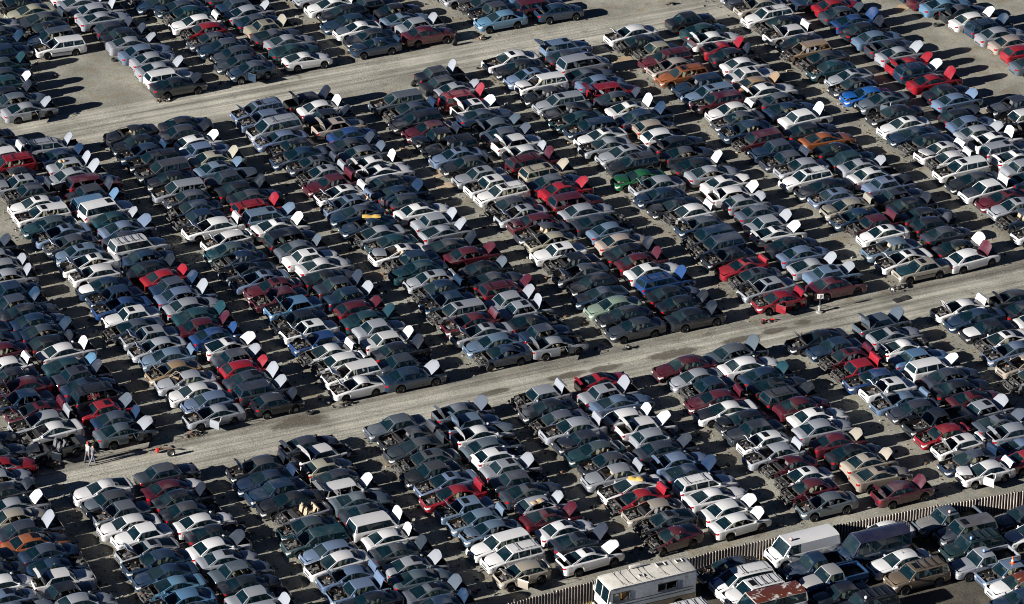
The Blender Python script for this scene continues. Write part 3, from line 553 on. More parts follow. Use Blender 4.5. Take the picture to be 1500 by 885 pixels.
 (1, [(-0.88, -9.37, 1, 0, 22, 0), (-0.88, -7.39, 6, 0, 0, 0), (-0.87, -5.39, 5, 0, 2, 0), (-0.67, -3.21, 1, 0, 9, 0), (-0.77, -1.35, 1, 0, 1, 0), (-0.66, 0.65, 14, 2, 1, 0), (-0.46, 2.64, 5, 0, 0, 0), (-0.46, 4.74, 5, 0, 9, 0), (-0.55, 7.17, 14, 0, 1, 0), (-1.25, 9.31, 5, 0, 1, 0), (-0.69, 11.94, 1, 0, 1, 0), (-0.58, 13.81, 1, 0, 1, 0), (-0.78, 16.29, 0, 0, 8, 0), (-0.99, 18.15, 4, 0, 2, 0), (-1.19, 20.01, 6, 0, 1, 0), (-0.98, 22.08, 5, 0, 8, 0), (-0.77, 24.21, 0, 0, 12, 0), (-0.76, 26.07, 0, 0, 13, 0), (-0.87, 28.08, 3, 0, 1, 0), (-1.07, 30.14, 4, 0, 1, 0), (-0.30, 32.00, 7, 0, 0, 0), (-0.75, 34.12, 16, 0, 12, 0), (-0.69, 35.98, 5, 0, 1, 0), (-0.58, 37.94, 0, 0, 1, 0), (-0.79, 39.86, 5, 0, 5, 0)]),
 (1, [(-0.48, -39.47, 0, 0, 1, 0), (-0.21, -37.44, 0, 0, 1, 0), (-0.47, -35.44, 0, 0, 0, 0), (-0.60, -33.58, 0, 2, 0, 0), (-0.42, -31.54, 6, 0, 1, 0), (-0.50, -29.68, 2, 0, 4, 0), (-0.59, -27.64, 4, 0, 1, 0), (-0.58, -25.78, 1, 0, 2, 0), (-0.30, -23.92, 0, 0, 5, 0), (-0.81, -22.06, 0, 0, 1, 0), (-0.38, -19.95, 2, 0, 0, 0), (-0.66, -18.09, 1, 0, 9, 0), (-0.27, -16.23, 13, 0, 12, 0)]),
 (1, [(2.08, 47.98, 0, 0, 0, 0), (1.87, 49.97, 10, 0, 0, 0), (2.11, 51.83, 1, 0, 0, 0), (1.68, 53.79, 4, 0, 0, 0), (1.58, 55.65, 16, 0, 9, 0), (1.37, 57.51, 6, 0, 0, 0), (1.38, 59.37, 1, 0, 1, 0), (1.28, 61.41, 6, 0, 2, 0), (1.16, 63.39, 4, 0, 8, 0), (1.04, 65.37, 4, 0, 2, 0)]),
 (-1, [(6.64, -9.21, 4, 0, 0, 0), (6.77, -7.25, 5, 0, 0, 0), (6.61, -5.39, 11, 0, 0, 0), (6.55, -3.31, 6, 0, 0, 0), (6.79, -1.34, 5, 0, 0, 0), (6.83, 0.73, 4, 0, 1, 0), (6.97, 2.79, 5, 0, 2, 0), (6.91, 4.95, 0, 0, 8, 0), (7.10, 6.85, 16, 0, 1, 0), (7.14, 8.71, 4, 0, 2, 0), (7.17, 10.57, 14, 0, 2, 0), (6.90, 12.43, 1, 0, 9, 0), (6.93, 14.29, 5, 0, 2, 0), (7.40, 16.68, 0, 2, 8, 0), (7.01, 18.54, 0, 0, 10, 0), (6.84, 20.40, 1, 0, 8, 0), (6.67, 22.74, 5, 0, 4, 0), (6.70, 24.75, 2, 0, 8, 0), (7.16, 26.61, 5, 2, 0, 0), (6.67, 28.55, 5, 0, 6, 0), (6.70, 30.41, 14, 0, 0, 0), (6.57, 32.38, 5, 2, 0, 0), (6.82, 34.38, 6, 0, 6, 0), (6.64, 36.60, 3, 2, 2, 0)]),
 (-1, [(7.16, -39.63, 3, 0, 1, 0), (6.70, -37.43, 14, 0, 2, 0), (7.38, -35.57, 0, 0, 10, 0), (7.24, -33.58, 14, 0, 2, 0), (7.10, -31.71, 1, 0, 5, 0), (7.23, -29.73, 0, 0, 9, 0), (7.28, -27.82, 4, 0, 0, 0), (7.32, -25.96, 5, 0, 2, 0), (6.97, -24.10, 0, 0, 0, 0), (7.01, -22.24, 14, 0, 4, 0), (7.34, -20.38, 6, 0, 2, 0), (7.19, -18.52, 1, 0, 0, 0), (7.16, -16.66, 14, 0, 0, 0)]),
 (-1, [(9.52, 48.25, 6, 0, 6, 0), (9.68, 50.13, 5, 0, 0, 0), (9.39, 52.10, 0, 0, 0, 0), (9.31, 53.96, 6, 0, 0, 0), (9.58, 55.82, 5, 0, 0, 0), (9.18, 57.96, 0, 0, 4, 0), (8.88, 60.11, 1, 0, 0, 0), (8.77, 62.09, 1, 0, 2, 0)]),
 (1, [(11.08, -9.41, 5, 0, 1, 0), (11.35, -7.23, 5, 0, 1, 0), (11.20, -5.36, 5, 0, 0, 0), (11.42, -3.25, 7, 2, 1, 0), (11.58, -1.26, 0, 0, 8, 0), (11.38, 0.60, 14, 0, 1, 0), (11.64, 2.59, 5, 0, 9, 0), (11.65, 4.47, 16, 0, 0, 0), (11.89, 6.67, 2, 0, 2, 0), (11.65, 8.70, 4, 0, 2, 0), (11.42, 10.72, 1, 0, 0, 0), (11.12, 12.58, 14, 2, 0, 0), (11.43, 14.92, 13, 0, 9, 0), (11.59, 16.84, 6, 0, 0, 0), (11.44, 18.91, 16, 2, 9, 0), (11.29, 20.98, 14, 2, 1, 0), (11.76, 22.84, 0, 0, 5, 0), (11.72, 24.85, 0, 0, 4, 0), (11.77, 26.71, 3, 0, 1, 0), (11.93, 28.67, 3, 0, 5, 0), (11.61, 30.77, 6, 0, 0, 0), (11.46, 32.89, 0, 0, 13, 0), (11.18, 34.75, 13, 2, 1, 0), (11.56, 36.61, 1, 0, 9, 0), (11.38, 38.47, 5, 0, 2, 0), (11.55, 40.35, 5, 0, 1, 0)]),
 (1, [(12.49, -40.24, 14, 0, 5, 0), (11.97, -37.69, 16, 0, 8, 0), (12.14, -35.68, 16, 0, 9, 0), (12.01, -33.82, 5, 0, 8, 0), (11.69, -31.96, 14, 0, 1, 17), (11.57, -29.81, 1, 0, 0, 0), (12.02, -27.81, 0, 0, 8, 0), (11.79, -25.95, 14, 0, 0, 0), (11.47, -24.09, 5, 2, 1, 0), (11.72, -22.23, 5, 0, 8, 0), (11.68, -20.37, 6, 0, 1, 11), (11.11, -18.51, 0, 0, 0, 0), (11.27, -16.23, 3, 0, 1, 0)]),
 (1, [(14.03, 48.55, 14, 0, 0, 0), (14.32, 50.70, 1, 0, 1, 0), (13.59, 52.56, 2, 0, 8, 0), (13.63, 54.42, 5, 0, 0, 0), (12.19, 56.67, 5, 0, 0, 0), (11.74, 58.65, 6, 0, 2, 0), (11.29, 60.63, 4, 0, 1, 0)]),
 (-1, [(19.09, -9.62, 13, 0, 22, 0), (19.30, -7.38, 1, 0, 9, 0), (19.30, -5.29, 4, 0, 10, 0), (19.24, -3.29, 13, 0, 12, 0), (18.87, -1.40, 5, 0, 1, 0), (19.17, 0.62, 6, 2, 2, 0), (19.41, 2.54, 6, 2, 2, 0), (19.46, 4.57, 6, 0, 1, 0), (19.62, 6.84, 0, 0, 6, 0), (19.18, 8.71, 5, 0, 2, 0), (18.90, 10.65, 6, 0, 2, 0), (19.64, 12.83, 1, 0, 1, 0), (18.91, 14.69, 12, 0, 2, 0), (19.79, 17.26, 5, 2, 8, 0), (19.73, 19.47, 1, 0, 8, 0), (18.90, 21.37, 1, 0, 2, 0), (19.42, 23.23, 0, 0, 8, 0), (19.71, 25.09, 6, 2, 2, 0), (19.10, 27.16, 10, 0, 2, 0), (19.07, 29.02, 5, 0, 4, 0), (19.49, 30.96, 1, 2, 8, 0), (18.80, 32.82, 5, 0, 0, 0), (19.66, 34.89, 0, 2, 2, 0), (19.08, 36.75, 2, 0, 8, 0), (19.05, 38.64, 5, 0, 0, 0), (19.14, 40.82, 0, 0, 10, 0)]),
 (-1, [(20.12, -40.19, 0, 0, 22, 0), (19.85, -38.27, 6, 0, 6, 0), (20.16, -35.92, 0, 0, 13, 0), (19.98, -34.04, 13, 0, 6, 0), (20.05, -32.18, 5, 5, 1, 0), (19.91, -29.89, 4, 0, 4, 0), (19.71, -28.03, 2, 0, 5, 0), (19.71, -26.17, 0, 0, 9, 0), (19.51, -24.31, 7, 0, 2, 0), (19.11, -22.45, 13, 0, 6, 0), (19.26, -20.50, 14, 0, 14, 0), (19.36, -18.60, 6, 0, 0, 0), (18.65, -16.74, 5, 0, 1, 0)]),
 (-1, [(22.12, 48.96, 8, 0, 0, 0), (22.22, 50.88, 5, 0, 2, 0), (21.96, 52.74, 6, 0, 2, 0), (21.14, 55.09, 1, 0, 2, 0), (20.83, 57.07, 1, 0, 1, 0)]),
 (1, [(23.78, -9.36, 14, 0, 10, 0), (24.41, -7.44, 2, 0, 9, 2), (23.89, -5.58, 1, 0, 1, 0), (24.12, -3.45, 2, 0, 0, 0), (24.13, -1.57, 5, 0, 0, 0), (23.96, 0.82, 0, 0, 13, 0), (24.32, 2.68, 1, 0, 1, 0), (24.44, 4.72, 3, 0, 0, 0), (24.14, 6.80, 1, 0, 9, 0), (24.25, 8.72, 0, 0, 5, 0), (24.32, 10.81, 0, 0, 10, 0), (24.12, 12.90, 1, 0, 0, 0), (23.96, 14.85, 5, 0, 1, 0), (23.98, 17.16, 4, 0, 0, 0), (24.09, 19.17, 5, 0, 4, 0), (23.82, 21.21, 0, 0, 2, 0), (23.98, 23.08, 16, 0, 4, 0), (23.92, 25.06, 6, 0, 1, 0), (23.70, 26.98, 0, 0, 9, 0), (23.60, 29.31, 4, 0, 1, 0), (23.60, 31.28, 13, 2, 4, 0), (23.70, 33.14, 2, 0, 0, 0), (23.47, 35.00, 3, 0, 0, 0), (23.56, 36.86, 1, 3, 8, 0), (23.44, 38.94, 4, 0, 0, 0), (23.78, 41.04, 2, 2, 12, 0)]),
 (1, [(23.53, -41.92, 4, 0, 1, 0), (23.55, -39.94, 13, 0, 0, 0), (24.05, -38.08, 2, 0, 0, 0), (24.64, -36.07, 1, 0, 4, 0), (24.40, -34.11, 3, 0, 9, 0), (24.34, -32.01, 1, 0, 9, 0), (24.55, -30.15, 14, 0, 8, 0), (24.38, -28.23, 5, 0, 0, 0), (24.50, -26.37, 4, 0, 0, 0), (23.75, -24.51, 0, 2, 1, 0), (23.78, -22.65, 8, 0, 0, 0), (23.91, -20.58, 0, 0, 6, 0), (23.93, -18.60, 1, 0, 8, 0), (23.86, -16.56, 3, 0, 5, 0)]),
 (1, [(26.94, 48.52, 6, 0, 4, 0), (25.54, 50.47, 14, 2, 0, 0), (25.90, 52.67, 8, 0, 0, 0), (25.90, 54.65, 1, 0, 2, 0)]),
 (-1, [(30.95, -30.97, 5, 0, 2, 0), (31.04, -28.99, 1, 0, 2, 0), (31.36, -26.83, 16, 0, 1, 0), (31.74, -24.54, 2, 0, 1, 0), (31.89, -22.64, 0, 0, 10, 0), (31.73, -20.78, 5, 0, 0, 0), (31.69, -18.76, 6, 0, 0, 0), (31.55, -16.66, 0, 0, 5, 0)]),
 (-1, [(32.14, -9.43, 16, 0, 8, 11), (31.87, -7.32, 0, 0, 9, 0), (31.67, -5.43, 2, 0, 2, 0), (32.36, -2.89, 0, 0, 8, 0), (32.30, -0.98, 14, 0, 6, 0), (31.91, 0.88, 6, 0, 1, 0), (32.15, 2.74, 16, 0, 6, 0), (31.80, 4.96, 2, 0, 10, 0), (32.13, 6.82, 5, 0, 0, 0), (31.98, 9.01, 0, 2, 8, 0), (32.13, 10.96, 1, 0, 2, 0), (31.83, 12.84, 4, 0, 6, 0), (31.93, 14.99, 6, 0, 0, 0), (31.72, 17.30, 14, 2, 2, 0), (31.46, 19.36, 6, 0, 1, 0), (31.58, 21.41, 4, 0, 2, 0), (32.05, 23.46, 0, 0, 20, 0), (32.16, 25.54, 14, 2, 2, 0), (32.23, 27.40, 2, 2, 8, 0), (32.18, 29.26, 6, 2, 0, 0), (31.70, 31.72, 15, 2, 8, 0), (31.65, 33.58, 16, 0, 1, 0), (32.14, 35.44, 14, 2, 4, 0), (31.85, 37.30, 16, 0, 2, 0), (31.16, 39.50, 5, 0, 2, 0), (31.46, 41.58, 0, 0, 1, 0)]),
 (1, [(35.66, -22.95, 6, 0, 8, 0), (35.66, -20.97, 0, 0, 0, 0), (35.66, -18.99, 5, 0, 2, 0), (35.93, -17.06, 5, 0, 4, 0)]),
 (1, [(36.19, -9.30, 0, 0, 1, 15), (36.50, -7.35, 5, 0, 1, 0), (36.41, -4.95, 4, 0, 0, 0), (36.37, -3.04, 5, 0, 1, 0), (36.63, -1.18, 5, 0, 0, 0), (36.51, 1.02, 5, 0, 1, 0), (36.34, 2.88, 4, 0, 8, 0), (36.52, 5.02, 2, 0, 10, 0), (36.48, 7.03, 0, 0, 10, 0), (36.33, 8.96, 1, 0, 9, 0), (36.40, 10.82, 10, 0, 0, 0), (36.19, 12.68, 5, 0, 2, 0), (36.27, 15.00, 15, 0, 0, 0), (35.82, 17.10, 5, 0, 0, 0), (36.41, 19.43, 0, 0, 1, 0), (36.19, 21.49, 6, 0, 0, 0), (36.40, 23.39, 4, 0, 2, 0), (36.18, 25.47, 0, 0, 12, 0), (36.22, 27.33, 17, 0, 1, 0), (36.36, 29.19, 0, 0, 8, 0), (36.65, 31.24, 0, 0, 2, 0), (36.71, 33.45, 5, 0, 1, 0), (36.86, 35.31, 13, 0, 1, 0), (36.90, 37.24, 0, 0, 4, 0), (37.08, 39.45, 10, 0, 0, 0), (36.81, 41.87, 5, 0, 0, 0)]),
 (-1, [(43.65, -9.64, 3, 0, 1, 0), (43.69, -7.66, 0, 0, 2, 0), (44.11, -4.79, 6, 0, 2, 0), (44.64, -2.93, 1, 0, 8, 0), (44.68, -1.07, 14, 0, 8, 0), (44.22, 0.92, 0, 0, 4, 5), (44.14, 2.81, 5, 0, 0, 0), (44.76, 5.32, 0, 2, 10, 0), (44.25, 7.18, 0, 0, 6, 0), (44.45, 9.04, 0, 0, 14, 0), (44.30, 10.90, 5, 0, 2, 0), (44.05, 12.76, 6, 0, 0, 0), (44.11, 14.62, 0, 0, 8, 0), (44.52, 16.93, 5, 0, 2, 0), (44.87, 19.70, 3, 0, 24, 0), (44.31, 21.56, 9, 0, 2, 0), (44.02, 23.42, 5, 0, 10, 0), (44.55, 25.28, 1, 0, 8, 0), (43.99, 27.40, 10, 0, 2, 0), (44.42, 29.75, 5, 0, 2, 0), (44.05, 31.82, 17, 2, 2, 0), (44.34, 33.68, 5, 0, 0, 0), (44.44, 35.90, 0, 0, 5, 0), (44.58, 37.98, 5, 0, 2, 0), (44.72, 40.07, 0, 2, 8, 0), (44.57, 42.15, 16, 0, 1, 0), (44.60, 44.13, 5, 0, 0, 0), (44.64, 46.11, 1, 0, 8, 0)]),
 (1, [(48.08, -2.95, 1, 0, 8, 0), (48.15, -0.97, 1, 0, 0, 0), (48.22, 1.01, 6, 0, 2, 0), (48.67, 3.11, 1, 0, 0, 0), (49.15, 5.14, 0, 0, 12, 0), (49.04, 7.17, 1, 2, 8, 0), (49.26, 9.03, 0, 0, 13, 0), (48.88, 10.89, 1, 0, 1, 0), (49.06, 12.75, 2, 0, 0, 0), (49.24, 14.65, 5, 0, 1, 0), (50.24, 17.45, 2, 0, 1, 0), (50.33, 19.31, 5, 0, 0, 0), (50.57, 21.62, 13, 0, 1, 0), (49.92, 23.84, 6, 2, 1, 0), (50.41, 25.70, 13, 0, 5, 0), (50.57, 27.70, 1, 0, 1, 0), (50.56, 29.64, 4, 0, 4, 0), (50.39, 31.82, 2, 0, 0, 0), (50.44, 33.93, 5, 0, 1, 0), (50.57, 35.95, 7, 0, 1, 0), (50.40, 37.81, 4, 0, 1, 0), (50.54, 39.67, 13, 0, 0, 0), (49.59, 41.53, 6, 0, 0, 0), (49.65, 43.51, 3, 0, 8, 0)]),
 (-1, [(54.01, 7.89, 1, 0, 0, 0), (54.01, 9.87, 5, 0, 1, 0), (54.01, 11.85, 0, 0, 2, 0), (55.16, 14.70, 4, 0, 0, 0)]),
 (1, [(60.87, 19.58, 5, 0, 8, 0), (60.68, 21.56, 3, 0, 0, 0), (60.75, 23.88, 13, 0, 0, 0), (61.03, 26.02, 16, 0, 0, 0), (60.95, 27.97, 1, 0, 0, 0), (60.47, 29.87, 6, 2, 1, 0), (60.54, 31.84, 0, 0, 1, 0), (60.39, 33.70, 5, 0, 4, 0), (59.55, 35.56, 8, 0, 0, 0), (59.19, 37.42, 14, 0, 0, 0), (59.00, 39.40, 6, 0, 8, 0)]),
]
# ---------------------------------------------------------------- ground
def ground_mat(name, yard=False):
    m, nt, ns, lk, b = nm(name); geo = ns.new('ShaderNodeNewGeometry'); pos = geo.outputs['Position']
    sep = ns.new('ShaderNodeSeparateXYZ'); lk.new(pos, sep.inputs[0]); X, Y = sep.outputs[0], sep.outputs[1]
    n1 = noise(nt, pos, .11, 4, .55); n2 = noise(nt, pos, .7, 5, .6); n3 = noise(nt, pos, 5.5, 4, .75); n4 = noise(nt, pos, 22, 3, .8)
    if yard: c = mixc(nt, (.082, .074, .062), (.14, .125, .1), ramp(nt, n2, [(.35, 0.0), (.7, 1.0)]))
    else:
        c = mixc(nt, (.285, .277, .235), (.40, .388, .325), ramp(nt, n1, [(.35, 0.0), (.65, 1.0)]))
        # earthy brown patches where the stone has worn away
        c = mixc(nt, c, (.31, .245, .16), ramp(nt, n2, [(.5, 0.0), (.68, .7)]))
        # lane: worn pale wheel tracks running along it
        mp = ns.new('ShaderNodeMapping'); mp.inputs['Scale'].default_value = (.035, .75, 1); lk.new(pos, mp.inputs[0])
        tr = noise(nt, mp.outputs[0], 1.0, 5, .6, .3)
        def band(y0, y1, soft):
            a = N(ns, 'ShaderNodeMapRange', interpolation_type='SMOOTHSTEP'); a.inputs[1].default_value = y0 - soft; a.inputs[2].default_value = y0 + soft; lk.new(math_(nt, 'MULTIPLY_ADD', n2, 1.4, math_(nt, 'SUBTRACT', Y, .7)), a.inputs[0])
            z = N(ns, 'ShaderNodeMapRange', interpolation_type='SMOOTHSTEP'); z.inputs[1].default_value = y1 + soft; z.inputs[2].default_value = y1 - soft; lk.new(math_(nt, 'MULTIPLY_ADD', n2, 1.4, math_(nt, 'SUBTRACT', Y, .7)), z.inputs[0])
            return math_(nt, 'MULTIPLY', a.outputs[0], z.outputs[0])
        ln = math_(nt, 'ADD', band(-15.2, -10.6, .7), band(41.5, 47.2, .8))
        lane = mixc(nt, (.25, .243, .208), (.54, .52, .44), ramp(nt, tr, [(.38, 0.0), (.56, 1.0)]))
        c = mixc(nt, c, lane, math_(nt, 'MULTIPLY', ln, .85))
        c = mixc(nt, c, (.15, .14, .12), math_(nt, 'MULTIPLY', band(-11.6, -10.2, .45), ramp(nt, tr, [(.4, .75), (.6, .3)])))
        mp2 = ns.new('ShaderNodeMapping'); mp2.inputs['Scale'].default_value = (.012, 2.6, 1); lk.new(pos, mp2.inputs[0])
        rut = noise(nt, mp2.outputs[0], 1.0, 3, .55, .15)
        c = mixc(nt, c, ramp(nt, rut, [(.36, .72), (.5, 1.0), (.64, 1.16)]), math_(nt, 'MULTIPLY', ln, .9), 'MULTIPLY')
        c = mixc(nt, c, ramp(nt, noise(nt, pos, .22, 4, .6, .4), [(.35, .74), (.6, 1.1)]), .8, 'MULTIPLY')
        # damp / oily stains left on the lane and under the rows
        for (sx, sy, ax, ay) in STAINS:
            dx = math_(nt, 'DIVIDE', math_(nt, 'SUBTRACT', X, sx), ax); dy = math_(nt, 'DIVIDE', math_(nt, 'SUBTRACT', Y, sy), ay)
            q = math_(nt, 'ADD', math_(nt, 'MULTIPLY', dx, dx), math_(nt, 'MULTIPLY', dy, dy)); q = math_(nt, 'ADD', q, math_(nt, 'MULTIPLY_ADD', n2, 2.4, -1.2))
            c = mixc(nt, c, (.115, .10, .08), math_(nt, 'MULTIPLY', ramp(nt, q, [(.45, 1.0), (1.3, 0.0)]), .85))
        oil = noise(nt, pos, .34, 5, .65, .5)
        c = mixc(nt, c, (.12, .10, .075), ramp(nt, oil, [(.62, 0.0), (.72, .6)]))
    c = mixc(nt, c, ramp(nt, n3, [(.25, .5), (.5, 1.0), (.78, 1.4)]), .75, 'MULTIPLY')
    c = mixc(nt, c, ramp(nt, n4, [(.3, .5), (.5, 1.0), (.75, 1.65)]), .5, 'MULTIPLY')
    lk.new(c, b.inputs['Base Color']); b.inputs['Roughness'].default_value = .95; b.inputs['Specular IOR Level'].default_value = .15
    bp = ns.new('ShaderNodeBump'); bp.inputs['Strength'].default_value = .75; bp.inputs['Distance'].default_value = .07
    lk.new(math_(nt, 'ADD', math_(nt, 'ADD', n3, math_(nt, 'MULTIPLY', n4, .5)), math_(nt, 'MULTIPLY', n2, 1.2)), bp.inputs['Height']); lk.new(bp.outputs[0], b.inputs['Normal'])
    MAT[name] = m
STAINS = [(7.8, -12.9, 2.6, .75), (13.5, -13.0, 2.2, .6), (16.8, -12.7, 1.3, .5), (-1.4, -12.9, 1.9, .6), (1.9, -13.0, 1.5, .6), (-7.5, -13, 1.5, .45), (19.5, -12.4, 1.0, .5), (-23, -11.4, 2.6, .9)]
ground_mat('gravel'); ground_mat('yard_dirt', True)
def sheet(name, x0, x1, y0, y1, z, mat, nx=1, ny=1, jag=0):
    b = MB(); q = random.Random(len(name)); rows = []
    for i in range(nx + 1):
        x = x0 + (x1 - x0) * i / nx; rows.append([(x, y0 + (q.uniform(-jag, jag) if jag else 0), z), (x, y1 + (q.uniform(-jag, jag) if jag else 0), z)])
    b.grid([[r[1], r[0]] for r in rows]); return tag(obj(name, b.mesh(name, [mat], 0)), kind='structure')
sheet('ground', -900, 900, -700, 1100, 0, 'gravel')
sheet('dirt_lane', -120, 140, -15.3, -10.3, .004, 'gravel', 120, 1, .25)
sheet('upper_dirt_lane', -120, 140, 41.6, 47.4, .004, 'gravel', 120, 1, .3)
# ground of the yard in front of the fence follows the fence line
FENCE = [(-60, -45.6), (-34, -44.4), (-21, -44.0), (-4, -43.5), (6, -43.75), (14, -44.35), (22, -45.1), (60, -48.6), (90, -51.4)]
b = MB(); b.grid([[(x, y - .1, .004), (x, -95, .004)] for x, y in FENCE]); tag(obj('front_yard_ground', b.mesh('yard', ['yard_dirt'], 0)), kind='structure')

# ---------------------------------------------------------------- colours
CC = dict(W=(.75, .75, .75), S=(.29, .31, .345), L=(.12, .175, .27), G=(.085, .108, .138), D=(.031, .04, .056), K=(.010, .014, .021), N=(.011, .03, .065), B=(.014, .05, .16), A=(.09, .2, .32),
          U=(.008, .1, .36), T=(.010, .042, .055), E=(.2, .26, .2), F=(.008, .1, .035), R=(.27, .012, .022), M=(.075, .011, .02), O=(.27, .085, .03), C=(.33, .30, .245), Y=(.27, .195, .11))
CN = dict(W='white', S='silver', L='blue-grey', G='grey', D='charcoal', K='black', N='navy', B='blue', A='light-blue', U='bright-blue', T='dark-green', E='sage-green', F='bright-green', R='red', M='maroon', O='orange', C='champagne', Y='tan')
SEDANS = ['s0', 's0', 's1', 's2', 's3', 's5', 'h0', 's4', 's3', 's5', 'h1']
ORD = 'zeroth first second third fourth fifth sixth seventh eighth ninth tenth eleventh twelfth thirteenth fourteenth fifteenth'.split()

# ---------------------------------------------------------------- camera
F, DEP, YAW, ROLL, DIST = 6595., R(27.354), R(-25.294), R(.674), 357.
fw = Vector((-math.sin(YAW) * math.cos(DEP), math.cos(YAW) * math.cos(DEP), -math.sin(DEP))); rt = Vector((math.cos(YAW), math.sin(YAW), 0)); up = rt.cross(fw)
CP = -fw * DIST
cam = bpy.data.cameras.new('camera'); co = bpy.data.objects.new('camera', cam); COL.objects.link(co); sc.camera = co
cr_, sr_ = math.cos(ROLL), math.sin(ROLL)
# photo axes: x_cam = c*xr + s*yr ; y_cam = -s*xr + c*yr
cx_ = rt * cr_ + up * sr_; cy_ = rt * -sr_ + up * cr_
M = Matrix((cx_, cy_, -fw)).transposed().to_4x4(); M.translation = CP; co.matrix_world = M
cam.sensor_width = 36; cam.lens = F / 1500 * 36; cam.clip_end = 3000; cam.clip_start = 1
def proj(p):
    d = Vector(p) - CP; z = d.dot(fw); xr = F * d.dot(rt) / z; yr = F * d.dot(up) / z
    return 750 + cr_ * xr + sr_ * yr, 442.5 - (-sr_ * xr + cr_ * yr)

# ---------------------------------------------------------------- the lot's cars, read off row by row: x, y, colour + body + state
KEYS = 'WSLGDKNBAUTEFRMOCY'
rows = []
for sd_, items in DATA:   # x, y, colour, body, state bits, hood colour
    rows.append(('R' if sd_ > 0 else 'L', [(x, y, KEYS[a] + 'shwvupV'[b_] + ''.join(f for i, f in enumerate('oxtrdqkc') if m_ >> i & 1) + ('H' + KEYS[h_ - 1] if h_ else '')) for x, y, a, b_, m_, h_ in items]))
cnt = {}; cars = []
for side, cs in rows:
    blk = 'near' if cs[0][1] < -15.5 else 'middle' if cs[0][1] < 30 and cs[-1][1] > -9 else 'far'
    if cs[0][0] < -45 and blk != 'far': blk2 = blk
    cnt[(blk, side)] = cnt.get((blk, side), 0) + 1; k = cnt[(blk, side)]
    seq = sorted(cs, key=lambda c: -c[1]) if blk == 'near' else cs
    for i, (x, y, c) in enumerate(seq): cars.append(dict(side=side, x=x, y=y, c=c, blk=blk, row=k, i=i, n=len(seq)))
def inview(x, y, mg=25):
    u, v = proj((x, y, .8)); return -mg < u < 1500 + mg and -mg < v < 885 + mg
for c in cars: c['d'] = (Vector((c['x'], c['y'], .7)) - CP).length; c['vis'] = inview(c['x'], c['y'])
vis = sorted((c for c in cars if c['vis']), key=lambda c: c['d']); N_IND = 272
for c in vis[:N_IND]: c['ind'] = True
SH = {'s': 'sedan', 'h': 'hatchback', 'w': 'wagon', 'v': 'minivan', 'u': 'SUV', 'p': 'pickup', 'V': 'van'}
NAMES = {'s': 'sedan', 'h': 'hatchback', 'w': 'station_wagon', 'v': 'minivan', 'u': 'sport_utility_vehicle', 'p': 'pickup_truck', 'V': 'van'}
CATS = {'s': 'car', 'h': 'car', 'w': 'station wagon', 'v': 'minivan', 'u': 'suv', 'p': 'pickup truck', 'V': 'van'}
TY = {'w': 'w0', 'v': 'v0', 'u': 'u0', 'p': 'p0', 'V': 'V0'}
def jitter(c, rr, a):
    return tuple(max(.004, v * (1 + rr.uniform(-a, a))) for v in c)
mass = []
